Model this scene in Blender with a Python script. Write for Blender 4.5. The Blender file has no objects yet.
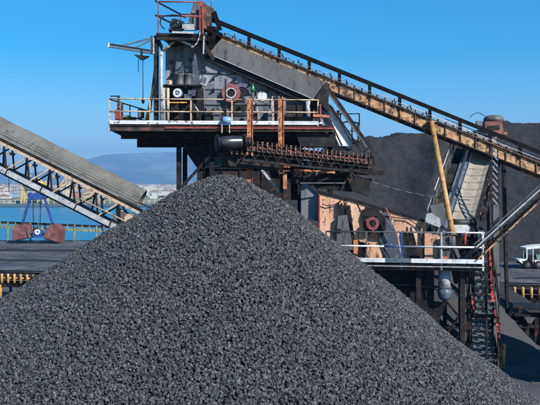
import bpy, bmesh, math, random
from mathutils import Vector, Matrix, noise
random.seed(7)
R = math.radians
V = Vector
scn = bpy.context.scene

# ---------------------------------------------------------------- camera, world, sun
F = 742.0; EYE = 8.3; HZ = 188.0
cam_d = bpy.data.cameras.new('camera'); cam = bpy.data.objects.new('camera', cam_d)
scn.collection.objects.link(cam); scn.camera = cam
cam.location = (0, 0, EYE); cam.rotation_euler = (R(90), 0, 0)
cam_d.sensor_width = 36; cam_d.lens = 36 * F / 540.0
cam_d.shift_y = -(202.5 - HZ) / 540.0
cam_d.clip_start = 0.5; cam_d.clip_end = 60000
scn.view_settings.view_transform = 'Standard'; scn.view_settings.look = 'None'
scn.view_settings.gamma = 1.0; scn.view_settings.exposure = 0.68
SUN = V((0.54, -0.62, 0.60)).normalized()
SUN_EL = math.asin(SUN.z); SUN_ROT = math.atan2(SUN.x, SUN.y)
w = bpy.data.worlds.new("World"); scn.world = w; w.use_nodes = True
nt = w.node_tree; bg = nt.nodes['Background']
sky = nt.nodes.new('ShaderNodeTexSky'); sky.sky_type = 'NISHITA'; sky.sun_disc = False
sky.sun_elevation = SUN_EL; sky.sun_rotation = SUN_ROT
sky.air_density = 1.0; sky.dust_density = 0.0; sky.ozone_density = 3.0; sky.altitude = 0
hs = nt.nodes.new('ShaderNodeHueSaturation'); hs.inputs['Saturation'].default_value = 1.72
hs.inputs['Hue'].default_value = 0.494
nt.links.new(sky.outputs[0], hs.inputs['Color']); nt.links.new(hs.outputs[0], bg.inputs[0])
bg.inputs[1].default_value = 0.096
sd = bpy.data.lights.new('sun', 'SUN'); so = bpy.data.objects.new('sun', sd); scn.collection.objects.link(so)
sd.energy = 5.0; sd.angle = R(0.5); sd.color = (1.0, 0.95, 0.86)
so.rotation_euler = SUN.to_track_quat('Z', 'Y').to_euler()

def P(x, y, d):
    return V(((x - 270) / F * d, d, EYE + (HZ - y) / F * d))
def G(x, d, z=0.0):
    return V(((x - 270) / F * d, d, z))
class Frame:
    """vertical plane family: origin o, u axis turned by deg, v goes away from the camera"""
    def __init__(s, o, deg):
        s.o = V(o); a = R(deg); s.u = V((math.cos(a), math.sin(a), 0)); s.v = V((-math.sin(a), math.cos(a), 0))
    def at(s, px, py, v=0.0):
        d = V(((px - 270) / F, 1, (HZ - py) / F)); c = V((0, 0, EYE))
        t = (v + (s.o - c).dot(s.v)) / d.dot(s.v)
        return c + d * t

# ---------------------------------------------------------------- materials
def mat(name, cols, scale=2.0, rough=0.6, bump=0.0, bscale=30.0, metal=0.0, streak=False, spots=None, stops=None, spec=0.5, detail=6):
    """cols: list of colours mixed by a noise ramp; spots: (colour, coverage 0..1, scale)"""
    m = bpy.data.materials.new(name); m.use_nodes = True
    n = m.node_tree; L = n.links; b = n.nodes['Principled BSDF']
    g = n.nodes.new('ShaderNodeNewGeometry'); mp = n.nodes.new('ShaderNodeMapping')
    L.new(g.outputs['Position'], mp.inputs[0])
    if streak: mp.inputs['Scale'].default_value = (1, 1, 0.22)
    tx = n.nodes.new('ShaderNodeTexNoise'); tx.inputs['Scale'].default_value = scale; tx.inputs['Detail'].default_value = detail
    tx.inputs['Roughness'].default_value = 0.65
    L.new(mp.outputs[0], tx.inputs['Vector'])
    rp = n.nodes.new('ShaderNodeValToRGB'); L.new(tx.outputs['Fac'], rp.inputs[0])
    el = rp.color_ramp.elements
    k = len(cols); st = stops or [0.36 + 0.28 * i / max(1, k - 1) for i in range(k)]
    el[0].position = st[0]; el[0].color = (*cols[0], 1)
    if k == 1: el[1].color = (*cols[0], 1)
    else:
        el[1].position = st[-1]; el[1].color = (*cols[-1], 1)
        for i in range(1, k - 1):
            e = el.new(st[i]); e.color = (*cols[i], 1)
    out = rp.outputs[0]
    if spots:
        t2 = n.nodes.new('ShaderNodeTexNoise'); t2.inputs['Scale'].default_value = spots[2]; t2.inputs['Detail'].default_value = 8
        t2.inputs['Roughness'].default_value = 0.7; L.new(mp.outputs[0], t2.inputs['Vector'])
        r2 = n.nodes.new('ShaderNodeValToRGB'); L.new(t2.outputs['Fac'], r2.inputs[0])
        th = 0.30 + 0.40 * spots[1]
        r2.color_ramp.elements[0].position = th - 0.03; r2.color_ramp.elements[0].color = (1, 1, 1, 1)
        r2.color_ramp.elements[1].position = th + 0.03; r2.color_ramp.elements[1].color = (0, 0, 0, 1)
        mx = n.nodes.new('ShaderNodeMixRGB'); L.new(r2.outputs[0], mx.inputs[0]); L.new(out, mx.inputs[1])
        mx.inputs[2].default_value = (*spots[0], 1); out = mx.outputs[0]
    L.new(out, b.inputs['Base Color'])
    b.inputs['Roughness'].default_value = rough; b.inputs['Metallic'].default_value = metal
    b.inputs['Specular IOR Level'].default_value = spec
    if bump:
        t3 = n.nodes.new('ShaderNodeTexNoise'); t3.inputs['Scale'].default_value = bscale; t3.inputs['Detail'].default_value = 5
        L.new(g.outputs['Position'], t3.inputs['Vector'])
        bp = n.nodes.new('ShaderNodeBump'); bp.inputs['Strength'].default_value = 0.8; bp.inputs['Distance'].default_value = bump
        L.new(t3.outputs['Fac'], bp.inputs['Height']); L.new(bp.outputs[0], b.inputs['Normal'])
    return m

M = {}
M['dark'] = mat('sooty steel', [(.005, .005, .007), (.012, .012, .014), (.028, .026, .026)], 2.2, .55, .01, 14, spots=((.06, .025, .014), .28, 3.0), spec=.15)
M['black'] = mat('black rail paint', [(.003, .003, .004), (.007, .007, .008)], 3, .75, spec=.08)
M['brownrust'] = mat('brown rust beam', [(.02, .012, .010), (.085, .035, .024), (.16, .07, .045)], 2.0, .7, .01, 14, spots=((.012, .010, .010), .42, 2.6))
M['darkrust'] = mat('rusting dark steel', [(.008, .008, .010), (.022, .017, .015), (.07, .03, .018)], 2.6, .6, .01, 14, spots=((.34, .11, .05), .38, 5.0))
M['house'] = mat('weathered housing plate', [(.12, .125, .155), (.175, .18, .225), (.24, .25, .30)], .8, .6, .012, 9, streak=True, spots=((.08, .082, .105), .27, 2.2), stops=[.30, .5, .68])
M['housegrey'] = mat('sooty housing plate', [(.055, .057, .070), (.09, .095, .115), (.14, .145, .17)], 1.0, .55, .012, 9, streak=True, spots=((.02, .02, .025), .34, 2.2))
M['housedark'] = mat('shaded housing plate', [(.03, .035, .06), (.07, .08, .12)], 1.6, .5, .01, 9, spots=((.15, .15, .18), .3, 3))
M['grey'] = mat('grey sheet steel', [(.058, .058, .060), (.080, .081, .084), (.105, .105, .107)], 1.1, .62, .012, 5, streak=True, spots=((.03, .03, .032), .28, 3.5))
M['greylight'] = mat('pale galvanised steel', [(.26, .28, .31), (.42, .43, .45)], 3.0, .45, .006, 20, spots=((.12, .10, .09), .28, 5))
M['ochre'] = mat('rusty ochre girder', [(.19, .085, .035), (.40, .22, .10), (.54, .34, .18)], 3.4, .65, .015, 12, spots=((.045, .025, .016), .45, 3.2), stops=[.34, .5, .66])
M['orange'] = mat('orange primer paint', [(.20, .055, .025), (.40, .135, .055), (.50, .20, .10)], 3.5, .6, .01, 14, spots=((.06, .025, .015), .34, 5))
M['peach'] = mat('faded peach housing plate', [(.44, .22, .13), (.62, .35, .23), (.72, .45, .31)], 1.5, .6, .012, 9, streak=True, spots=((.10, .05, .04), .30, 4.2))
M['tan'] = mat('rusty tan rail paint', [(.28, .19, .13), (.50, .38, .27), (.38, .26, .17)], 5, .6, 0, 1, spots=((.08, .05, .035), .30, 7))
M['white'] = mat('white paint', [(.45, .47, .50), (.66, .68, .71)], 2.5, .45, .004, 20, spots=((.16, .13, .12), .22, 6))
M['toewhite'] = mat('dirty white toe board', [(.42, .43, .46), (.62, .64, .68)], 1.8, .5, spots=((.10, .09, .085), .28, 4))
M['yellow'] = mat('worn yellow paint', [(.50, .24, .03), (.72, .42, .07)], 3, .5, .006, 20, spots=((.10, .055, .02), .32, 5))
M['lime'] = mat('weathered yellow barrier paint', [(.20, .18, .05), (.33, .30, .10)], 1, .6, spots=((.08, .07, .03), .35, 1.5))
M['pole'] = mat('dull ochre pipe paint', [(.33, .17, .045), (.48, .28, .09)], 3, .5, .006, 20, spots=((.12, .06, .02), .3, 4))
M['red'] = mat('red paint', [(.20, .025, .02), (.36, .05, .035)], 4, .5, .006, 20, spots=((.07, .02, .015), .30, 6))
M['redrag'] = mat('bright red netting', [(.26, .018, .018), (.46, .045, .04)], 9, .8, spots=((.05, .015, .015), .36, 8))
M['pinkred'] = mat('faded red guard paint', [(.15, .03, .035), (.30, .08, .085)], 4, .5, spots=((.08, .03, .03), .28, 5))
M['blue'] = mat('blue paint', [(.01, .04, .18), (.025, .09, .32)], 3, .45, .006, 20, spots=((.01, .02, .07), .34, 4))
M['bluelight'] = mat('light blue motor paint', [(.09, .22, .42), (.20, .36, .55)], 5, .4)
M['bluesteel'] = mat('blue grey jib steel', [(.06, .09, .13), (.10, .14, .19)], 4, .45, spots=((.03, .04, .06), .3, 5))
M['green'] = mat('green lamp glass', [(.01, .10, .02), (.02, .20, .05)], 8, .3)
M['greenpaint'] = mat('pale green paint', [(.06, .15, .09), (.12, .25, .16)], 5, .5)
M['bucket'] = mat('rust red bucket plate', [(.08, .022, .02), (.15, .05, .045), (.20, .085, .075)], 1.2, .7, .03, 3, spots=((.07, .04, .04), .32, 1.5))
M['belt'] = mat('dusty rubber belt', [(.012, .012, .013), (.035, .034, .034)], 3, .6, .01, 20)
M['rubber'] = mat('glossy black drum', [(.012, .013, .016), (.03, .032, .038)], 4, .28, spec=.7)
M['beltsand'] = mat('pale dusty belt', [(.17, .15, .125), (.27, .24, .20), (.22, .195, .165)], 2.4, .8, .03, 9, spots=((.22, .19, .15), .36, 2.2))
M['cover'] = mat('coal dusted cover sheet', [(.082, .081, .076), (.112, .111, .104), (.138, .137, .130)], 1.1, .75, .01, 16, spots=((.065, .063, .056), .30, 2.5))
M['coal'] = mat('coke lumps', [(.017, .0175, .019), (.041, .042, .045), (.115, .117, .124)], 9.0, .52, .008, 60, spec=.45, stops=[.32, .5, .70])
_m = M['coal']; _n = _m.node_tree; _b = _n.nodes['Principled BSDF']; _l = _b.inputs['Base Color'].links[0].from_socket
_oi = _n.nodes.new('ShaderNodeObjectInfo'); _r = _n.nodes.new('ShaderNodeMapRange'); _r.inputs['To Min'].default_value = .5; _r.inputs['To Max'].default_value = 1.6
_x = _n.nodes.new('ShaderNodeVectorMath'); _x.operation = 'SCALE'; _n.links.new(_oi.outputs['Random'], _r.inputs['Value']); _n.links.new(_r.outputs[0], _x.inputs['Scale'])
_n.links.new(_l, _x.inputs[0]); _n.links.new(_x.outputs[0], _b.inputs['Base Color'])
M['coalbed'] = mat('coal in the gaps', [(.003, .003, .004), (.008, .008, .009)], 9, 1.0, spec=0.0)
M['fines'] = mat('coal fines', [(.022, .022, .025), (.032, .032, .036)], .9, .92, .16, 2.2, spots=((.017, .017, .019), .32, 2.6), spec=.10)
M['slack'] = mat('grey crushed heap', [(.036, .037, .040), (.064, .066, .071)], 9, .85, .06, 16, spec=.25)
M['yard'] = mat('coal dusted yard', [(.048, .048, .055), (.078, .078, .088), (.11, .108, .115)], .16, .85, .04, 2.2, spots=((.035, .035, .042), .36, .5), spec=.25)
M['grass'] = mat('far shore scrub', [(.07, .10, .04), (.15, .16, .09), (.28, .25, .17)], .03, .9)
M['cityland'] = mat('far built ground', [(.12, .14, .08), (.30, .27, .22), (.40, .36, .30)], .008, .9)
M['mount'] = mat('mountain rock and scrub', [(.035, .05, .04), (.08, .085, .07), (.20, .18, .16)], .0016, .95)
M['crane_y'] = mat('yellow crane paint', [(.50, .30, .06), (.66, .42, .10)], .6, .5)
M['cream'] = mat('cream paint', [(.42, .38, .29), (.55, .50, .40)], .6, .5)
for k_, c_ in dict(bw=(.75, .73, .70), bc=(.66, .55, .42), br=(.50, .26, .20), bg=(.42, .45, .50), bb=(.30, .42, .58), roof=(.40, .24, .18)).items():
    M[k_] = mat('far wall ' + k_, [tuple(v * .5 for v in c_), tuple(v * .68 for v in c_)], .05, .8)
M['glass'] = mat('dark window glass', [(.02, .03, .05), (.05, .07, .10)], .3, .15)
m = mat('harbour water', [(.005, .10, .20), (.010, .17, .30)], .03, .28, .35, .45); M['water'] = m
m.node_tree.nodes['Principled BSDF'].inputs['Specular IOR Level'].default_value = .3

# ---------------------------------------------------------------- mesh building
class MB:
    def __init__(s): s.v = []; s.f = []; s.sm = []
    def add(s, vs, fs, smooth=False):
        n = len(s.v); s.v += [V(p) for p in vs]
        for i, f in enumerate(fs):
            s.f.append([n + k for k in f]); s.sm.append(smooth if isinstance(smooth, bool) else smooth[i])
        return s
    def prism(s, pts, vec):
        vec = V(vec); n = len(pts); vs = [V(p) for p in pts] + [V(p) + vec for p in pts]
        nrm = V((0, 0, 0))
        for i in range(n): nrm += V(pts[i]).cross(V(pts[(i + 1) % n]))
        fs = [list(range(n)), list(range(2 * n - 1, n - 1, -1))] + [[i, i + n, (i + 1) % n + n, (i + 1) % n] for i in range(n)]
        if nrm.dot(vec) > 0: fs = [f[::-1] for f in fs]
        return s.add(vs, fs)
    def bar(s, a, b, w, h, up=(0, 0, 1), off=(0, 0)):
        a = V(a); b = V(b); d = (b - a).normalized(); up = V(up)
        if abs(d.dot(up)) > .97: up = V((0, 1, 0))
        x = d.cross(up).normalized(); z = x.cross(d).normalized()
        a = a + x * off[0] + z * off[1]; b = b + x * off[0] + z * off[1]
        c = [a + x * i * w / 2 + z * j * h / 2 for i, j in ((-1, -1), (1, -1), (1, 1), (-1, 1))]
        return s.prism(c, b - a)
    def ibeam(s, a, b, w, h, t=.02, up=(0, 0, 1)):
        s.bar(a, b, t, h - 2 * t, up)
        s.bar(a, b, w, t, up, (0, h / 2 - t / 2)); s.bar(a, b, w, t, up, (0, -h / 2 + t / 2)); return s
    def tube(s, a, b, r, n=10, r2=None, caps=True):
        a = V(a); b = V(b); d = (b - a).normalized(); up = V((0, 0, 1)) if abs(d.z) < .95 else V((0, 1, 0))
        x = d.cross(up).normalized(); z = x.cross(d); r2 = r if r2 is None else r2
        ring = lambda c, q: [c + x * math.cos(2 * math.pi * i / n) * q + z * math.sin(2 * math.pi * i / n) * q for i in range(n)]
        vs = ring(a, r) + ring(b, r2); fs = [[i, (i + 1) % n, (i + 1) % n + n, i + n] for i in range(n)]; sm = [True] * n
        if caps: fs += [list(range(n))[::-1], list(range(n, 2 * n))]; sm += [False, False]
        return s.add(vs, fs, sm)
    def ring(s, c, axis, r0, r1, th, n=24, arc=(0, 360)):
        c = V(c); d = V(axis).normalized(); up = V((0, 0, 1)) if abs(d.z) < .9 else V((0, 1, 0))
        x = d.cross(up).normalized(); z = x.cross(d); full = arc[1] - arc[0] >= 360; k = n if full else n + 1
        vs = []
        for i in range(k):
            a = R(arc[0] + (arc[1] - arc[0]) * i / n); e = x * math.cos(a) + z * math.sin(a)
            vs += [c + e * r0, c + e * r1, c + e * r1 + d * th, c + e * r0 + d * th]
        fs = []
        for i in range(n):
            p = 4 * i; q = 4 * ((i + 1) % k)
            for j in range(4): fs.append([p + j, p + (j + 1) % 4, q + (j + 1) % 4, q + j])
        if not full: fs += [[0, 3, 2, 1], [4 * n, 4 * n + 1, 4 * n + 2, 4 * n + 3]]
        return s.add(vs, fs)
    def path(s, pts, r, n=6):
        for a, b in zip(pts[:-1], pts[1:]): s.tube(a, b, r, n)
        return s
    def lathe(s, a, axis, prof, n=16):
        a = V(a); d = V(axis).normalized(); up = V((0, 0, 1)) if abs(d.z) < .9 else V((0, 1, 0))
        x = d.cross(up).normalized(); z = x.cross(d); vs = []
        for h, r in prof:
            vs += [a + d * h + (x * math.cos(2 * math.pi * i / n) + z * math.sin(2 * math.pi * i / n)) * r for i in range(n)]
        fs = [[k * n + i, k * n + (i + 1) % n, (k + 1) * n + (i + 1) % n, (k + 1) * n + i] for k in range(len(prof) - 1) for i in range(n)]
        sm = [True] * len(fs); fs += [list(range(n))[::-1], list(range((len(prof) - 1) * n, len(prof) * n))]; sm += [False, False]
        return s.add(vs, fs, sm)
    def mesh(s, name, m, off=V((0, 0, 0))):
        me = bpy.data.meshes.new(name); me.from_pydata([tuple(p - off) for p in s.v], [], s.f)
        me.polygons.foreach_set('use_smooth', s.sm)
        me.materials.append(M[m] if isinstance(m, str) else m); me.update(); return me
def B(): return MB()
def sag(a, b, drop, n=10):
    return [a.lerp(b, i / n) - V((0, 0, drop * 4 * (i / n) * (1 - i / n))) for i in range(n + 1)]

col = scn.collection
class Thing:
    def __init__(s, name, label, cat, loc, group=None):
        s.loc = V(loc); s.e = bpy.data.objects.new(name, None); col.objects.link(s.e)
        s.e.location = s.loc; s.e['label'] = label; s.e['category'] = cat
        if group: s.e['group'] = group
    def part(s, name, m, mb, parent=None, label=None, kind=None):
        o = bpy.data.objects.new(name, mb.mesh(name, m, s.loc)); col.objects.link(o)
        o.parent = parent or s.e
        if label: o['label'] = label
        if kind: o['kind'] = kind
        return o
    def copies(s, name, m, mb, mats, parent=None):
        """shared-mesh pieces; mb is built round the origin, mats are world matrices"""
        me = mb.mesh(name, m); out = []
        for k in mats:
            o = bpy.data.objects.new(name, me); col.objects.link(o); o.parent = parent or s.e
            o.matrix_local = Matrix.Translation(-s.loc) @ k; out.append(o)
        return out
def solo(name, label, cat, m, mb, loc, group=None):
    loc = V(loc); o = bpy.data.objects.new(name, mb.mesh(name, m, loc)); col.objects.link(o)
    o.location = loc; o['label'] = label; o['category'] = cat
    if group: o['group'] = group
    return o
def struct(name, m, mb, kind='structure'):
    o = bpy.data.objects.new(name, mb.mesh(name, m)); col.objects.link(o); o['kind'] = kind; return o
def frame_m(p, x, y):
    """matrix at p whose local x, y point along x, y"""
    x = V(x).normalized(); y = V(y); z = x.cross(y).normalized(); y = z.cross(x)
    mm = Matrix((x, y, z)).transposed().to_4x4(); mm.translation = V(p); return mm
def copy_thing(root, label, loc, rz=0.0, sc=None):
    r = root.copy(); col.objects.link(r); r.location = loc; r.rotation_euler = (0, 0, rz); r['label'] = label
    if sc: r.scale = (sc, sc, sc)
    for ch in list(root.children):
        c = ch.copy(); col.objects.link(c); c.parent = r
        for g in ch.children:
            d = g.copy(); col.objects.link(d); d.parent = c
    return r

# ---------------------------------------------------------------- the ground, water, far shore
QY = 118.0
gx1 = 40.0
def poly_sheet(pts, z, depth):
    return B().prism([(x, y, z) for x, y in pts], (0, 0, -depth))
struct('ground', 'yard', poly_sheet([(-4000, -300), (4000, -300), (4000, 9000), (gx1 + 300, 9000), (gx1, QY + 60), (gx1, QY), (-4000, QY)], 0, 3.0))
struct('harbour_water', 'water', poly_sheet([(-6000, QY + .01), (gx1 - .01, QY + .01), (gx1 - .01, 398), (-6000, 398)], -1.9, .05))
struct('far_shore', 'cityland', poly_sheet([(-9000, 398.1), (gx1 - 1, 398.1), (gx1 + 290, 9000), (gx1 + 290, 14000), (-9000, 14000)], -.4, 3))
def hf(nx, ny, fn):
    b = B(); vs = [fn(i / nx, j / ny) for j in range(ny + 1) for i in range(nx + 1)]
    fs = [[j * (nx + 1) + i, j * (nx + 1) + i + 1, (j + 1) * (nx + 1) + i + 1, (j + 1) * (nx + 1) + i] for j in range(ny) for i in range(nx)]
    return b.add(vs, fs, True)
def interp(t, pts):
    for (a, x), (b_, y) in zip(pts[:-1], pts[1:]):
        if t <= b_: return x + (y - x) * max(0, (t - a)) / (b_ - a)
    return pts[-1][1]
MD = 9500.0
ridge = [(-400, 186), (-120, 180), (20, 174), (60, 168), (75, 163), (88, 158.5), (105, 155), (127, 152), (148, 150), (174, 151), (200, 154), (240, 150), (330, 160), (420, 168), (560, 178), (760, 187)]
def mt(s, t):
    px = -400 + 1160 * s; dd = MD - 2600 + 5200 * t
    rz = EYE + (HZ - interp(px, ridge)) / F * MD
    sh = max(0.0, 1 - abs(t - .5) * 2) ** .9
    X = (px - 270) / F * MD
    nz = noise.fractal(V((X / 900, dd / 900, 0)), 1.0, 2.0, 6)
    return V((X, dd, -2 + rz * sh * (1 + .10 * nz * (1 if t < .48 else .3)) + 25 * nz * sh))
struct('mountain', 'mount', hf(180, 50, mt))
def foot(s, t):
    px = -300 + 760 * s; dd = 2600 + 3400 * t; X = (px - 270) / F * 4200
    nz = noise.fractal(V((X / 500, dd / 500, 3)), 1.0, 2.0, 5)
    return V((X, dd, -3 + max(0, 1 - abs(t - .5) * 2) * (34 + 26 * nz)))
struct('foothills', 'mount', hf(120, 24, foot))
# scrub along the far quay
def scrub(s, t):
    X = -330 + 360 * s; return V((X, 404 + 34 * t, -.4 + max(0, math.sin(math.pi * t)) * (2.6 + 2.2 * noise.noise(V((X / 9, t * 5, 0))))))
struct('shore_scrub', 'grass', hf(160, 10, scrub))

# coal hill behind the plant
hill_top = [(200, 250), (250, 215), (300, 172), (340, 143), (375, 141.5), (388, 137), (398, 132.5), (415, 131), (440, 131), (470, 129), (500, 124.5), (540, 123), (640, 126), (800, 150), (950, 215)]
def hill(s, t):
    px = 200 + 750 * s; Yf = 84.0; Yr = 114.0; Yb = 150.0
    top = max(0.1, EYE + (HZ - interp(px, hill_top)) / F * Yr)
    X = (px - 270) / F * Yr
    Y = Yf + (Yb - Yf) * t
    if Y < Yr: q = (Y - Yf) / (Yr - Yf)
    else: q = 1 - (Y - Yr) / (Yb - Yr)
    q = max(0, q)
    prof = (q * 1.08 if q < .8 else .864 + .136 * math.sin((q - .8) / .2 * math.pi / 2))
    X2 = X + (1 - q) * 6 * noise.noise(V((X / 14, 0, 5)))
    g = noise.fractal(V((X / 4.2 + Y * .06, Y / 34, 1)), .9, 2.1, 7)
    g2 = abs(noise.noise(V((X / 8.0 - Y / 26, Y / 60, 7))))
    z = top * prof + q * (1.0 * g - 5.0 * g2 + 1.1 + .26 * noise.fractal(V((X, Y, 4)), .8, 2, 3)) * (1 if q < .93 else .25) + .12 * noise.noise(V((X * 1.4, Y * 1.4, 0))) * q
    return V((X2, Y + .5 * g * q, max(-.3, z - .05 * (q == 0))))
struct('coal_hill', 'fines', hf(420, 150, hill))

# low grey heap behind the stairs
def heap_fn(cx, cy, h, s1, a, rad, seed, sx=1.0):
    def f(i, j):
        th = 2 * math.pi * i; r = rad * j
        s_ = s1
        z = h - s_ * (math.sqrt(r * r + a * a) - a)
        z += .10 * noise.fractal(V((math.cos(th) * r, math.sin(th) * r, seed)), 1, 2, 4)
        return V((cx + r * math.cos(th) * sx, cy + r * math.sin(th), max(z, -.1)))
    return f
struct('slack_heap', 'slack', hf(60, 26, heap_fn(9.7, 41.0, 4.3, 1.0, .9, 5.4, 3, .93)), 'stuff')
struct('fines_heap', 'fines', hf(60, 20, heap_fn(2.6, 52.0, 9.2, .62, 1.6, 16, 9)), 'stuff')

# loose lumps spilled over the yard
rl = random.Random(17); spb = B(); oct_ = [(1, 0, 0), (-1, 0, 0), (0, 1, 0), (0, -1, 0), (0, 0, 1), (0, 0, -1)]
of_ = [(0, 2, 4), (2, 1, 4), (1, 3, 4), (3, 0, 4), (2, 0, 5), (1, 2, 5), (3, 1, 5), (0, 3, 5)]
for k in range(2600):
    if k % 4 == 0: X = rl.uniform(8, 24); Y = rl.uniform(25, 75)
    elif k % 4 == 1: X = rl.uniform(20, 48); Y = rl.uniform(60, 86)
    else: Y = rl.uniform(42, 116); X = -rl.uniform(.12, .42) * Y
    r_ = rl.choice((.02, .03, .03, .04, .05, .08)) * (1 + Y / 160); a_ = rl.uniform(0, 3)
    spb.add([V((X, Y, r_ * .4)) + Matrix.Rotation(a_, 3, 'Z') @ V((p[0] * r_ * rl.uniform(.7, 1.4), p[1] * r_ * rl.uniform(.7, 1.3), p[2] * r_ * rl.uniform(.5, 1))) for p in oct_], of_)
struct('spilled_coal', 'coal', spb, 'stuff')
# low windrows pushed up along the yard
def windrow(x0, y0, x1, y1, h, w_, seed):
    a = V((x0, y0, 0)); b_ = V((x1, y1, 0)); d = (b_ - a).normalized(); n_ = V((-d.y, d.x, 0))
    def f(i, j):
        u = (j - .5) * 2; e = math.sin(math.pi * min(1, max(0, i))) ** .4 if 0 < i < 1 else 0
        hh = h * (.6 + .8 * noise.noise(V((i * 9, seed, 0)))) * e
        return a.lerp(b_, i) + n_ * (u * w_ + .4 * noise.noise(V((i * 7, seed, 2)))) + V((0, 0, -.05 + max(0, hh * (1 - u * u) * (1 + .3 * noise.noise(V((i * 60, u * 3, seed)))))))
    return hf(90, 8, f)
wb = B()
for a_ in ((-48, 100, -14, 96, .45, 1.4, 1), (-40, 74, -12, 70, .30, 1.1, 2), (-60, 88, -20, 84, .35, 1.2, 3), (22, 68, 44, 72, .35, 1.0, 4), (14, 56, 40, 60, .3, 1.0, 5)):
    w0 = windrow(*a_); wb.add(w0.v, w0.f, True)
struct('coal_windrows', 'fines', wb, 'stuff')

# ---------------------------------------------------------------- the great pile of lumps in front
PC = V((-1.75, 29.0, 0)); PH = 8.72
def pile(i, j):
    th = 2 * math.pi * i; r = 19.5 * j ** 1.15
    c = math.cos(th); s_ = math.sin(th)
    sl = .80 if c > 0 else .80 - .165 * (abs(c) ** 1.4) * (1 if s_ > 0 else 1.0)
    a = 1.15
    z = PH - sl * (math.sqrt(r * r + a * a) - a)
    z += (.20 * noise.fractal(V((c * r * .30, s_ * r * .30, 2)), 1, 2, 4) + .10 * noise.noise(V((th * 5, r * .08, 5)))) * min(1, r / 2.5)
    return V((PC.x + r * c, PC.y + r * s_, max(z, -.15)))
pb = hf(240, 90, pile)
pile_o = struct('coal_pile', 'coalbed', pb, 'stuff')
pile_o['label'] = 'great cone of grey lump coke filling the foreground'
me = pile_o.data; me.materials.append(M['coal'])
# drop faces below the ground
bm = bmesh.new(); bm.from_mesh(me)
bmesh.ops.delete(bm, geom=[f for f in bm.faces if max(v.co.z for v in f.verts) < -.12], context='FACES')
bm.to_mesh(me); bm.free()
ng = bpy.data.node_groups.new('scattered_lumps', 'GeometryNodeTree')
ng.interface.new_socket('Geometry', in_out='INPUT', socket_type='NodeSocketGeometry')
ng.interface.new_socket('Geometry', in_out='OUTPUT', socket_type='NodeSocketGeometry')
N = ng.nodes; Lk = ng.links
gi = N.new('NodeGroupInput'); go = N.new('NodeGroupOutput')
dp = N.new('GeometryNodeDistributePointsOnFaces'); dp.inputs['Density'].default_value = 390
Lk.new(gi.outputs[0], dp.inputs['Mesh'])
jv = N.new('GeometryNodeJoinGeometry')
for i in range(6):
    ic = N.new('GeometryNodeMeshIcoSphere'); ic.inputs['Radius'].default_value = 1.0; ic.inputs['Subdivisions'].default_value = 2
    ns = N.new('ShaderNodeTexNoise'); ns.noise_dimensions = '4D'; ns.inputs['W'].default_value = i * 7.3; ns.inputs['Scale'].default_value = .95; ns.inputs['Detail'].default_value = 1.5
    sb = N.new('ShaderNodeVectorMath'); sb.operation = 'SUBTRACT'; sb.inputs[1].default_value = (.5, .5, .5)
    sc_ = N.new('ShaderNodeVectorMath'); sc_.operation = 'SCALE'; sc_.inputs['Scale'].default_value = 2.5
    sp = N.new('GeometryNodeSetPosition')
    Lk.new(ns.outputs['Color'], sb.inputs[0]); Lk.new(sb.outputs[0], sc_.inputs[0]); Lk.new(sc_.outputs[0], sp.inputs['Offset'])
    Lk.new(ic.outputs[0], sp.inputs['Geometry'])
    smn = N.new('GeometryNodeSetMaterial'); smn.inputs['Material'].default_value = M['coal']; Lk.new(sp.outputs[0], smn.inputs[0])
    gti = N.new('GeometryNodeGeometryToInstance'); Lk.new(smn.outputs[0], gti.inputs[0]); Lk.new(gti.outputs[0], jv.inputs[0])
ip = N.new('GeometryNodeInstanceOnPoints'); ip.inputs['Pick Instance'].default_value = True
Lk.new(dp.outputs['Points'], ip.inputs['Points']); Lk.new(jv.outputs[0], ip.inputs['Instance'])
rr = N.new('FunctionNodeRandomValue'); rr.data_type = 'FLOAT_VECTOR'; rr.inputs[1].default_value = (6.28, 6.28, 6.28)
rs = N.new('FunctionNodeRandomValue'); rs.data_type = 'FLOAT'; rs.inputs[2].default_value = 0.0; rs.inputs[3].default_value = 1.0
pw = N.new('ShaderNodeMath'); pw.operation = 'POWER'; pw.inputs[1].default_value = 1.8
mr = N.new('ShaderNodeMapRange'); mr.inputs['To Min'].default_value = .024; mr.inputs['To Max'].default_value = .056
Lk.new(rs.outputs[1], pw.inputs[0]); Lk.new(pw.outputs[0], mr.inputs['Value'])
Lk.new(rr.outputs[0], ip.inputs['Rotation']); Lk.new(mr.outputs[0], ip.inputs['Scale'])
sp2 = N.new('GeometryNodeSetPosition'); ro = N.new('FunctionNodeRandomValue'); ro.data_type = 'FLOAT_VECTOR'
ro.inputs[0].default_value = (-.01, -.02, -.03); ro.inputs[1].default_value = (.01, -.0, .085)
Lk.new(ip.outputs[0], sp2.inputs['Geometry']); Lk.new(ro.outputs[0], sp2.inputs['Offset'])
jn = N.new('GeometryNodeJoinGeometry'); Lk.new(gi.outputs[0], jn.inputs[0]); Lk.new(sp2.outputs[0], jn.inputs[0]); Lk.new(jn.outputs[0], go.inputs[0])
md = pile_o.modifiers.new('lumps', 'NODES'); md.node_group = ng

# ---------------------------------------------------------------- railing helper
def railing(T, posts, h, rails, mp='tan', mr_='tan', r=.03, toe=None, toem='white', post_name='post', below=0.0, inn=V((0, 1, 0))):
    for p in posts:
        T.part(post_name, mp, B().bar(p - V((0, 0, below)), p + V((0, 0, h)), r * 2.1, r * 2.1, inn))
    for q in rails:
        b = B()
        for a, c in zip(posts[:-1], posts[1:]): b.tube(a + V((0, 0, q)) - inn * .045, c + V((0, 0, q)) - inn * .045, r, 8)
        T.part('rail', mr_, b)
    if toe:
        b = B()
        for a, c in zip(posts[:-1], posts[1:]): b.bar(a + V((0, 0, toe / 2)) - inn * .09, c + V((0, 0, toe / 2)) - inn * .09, .05, toe)
        T.part('toe_board', toem, b)

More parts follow.
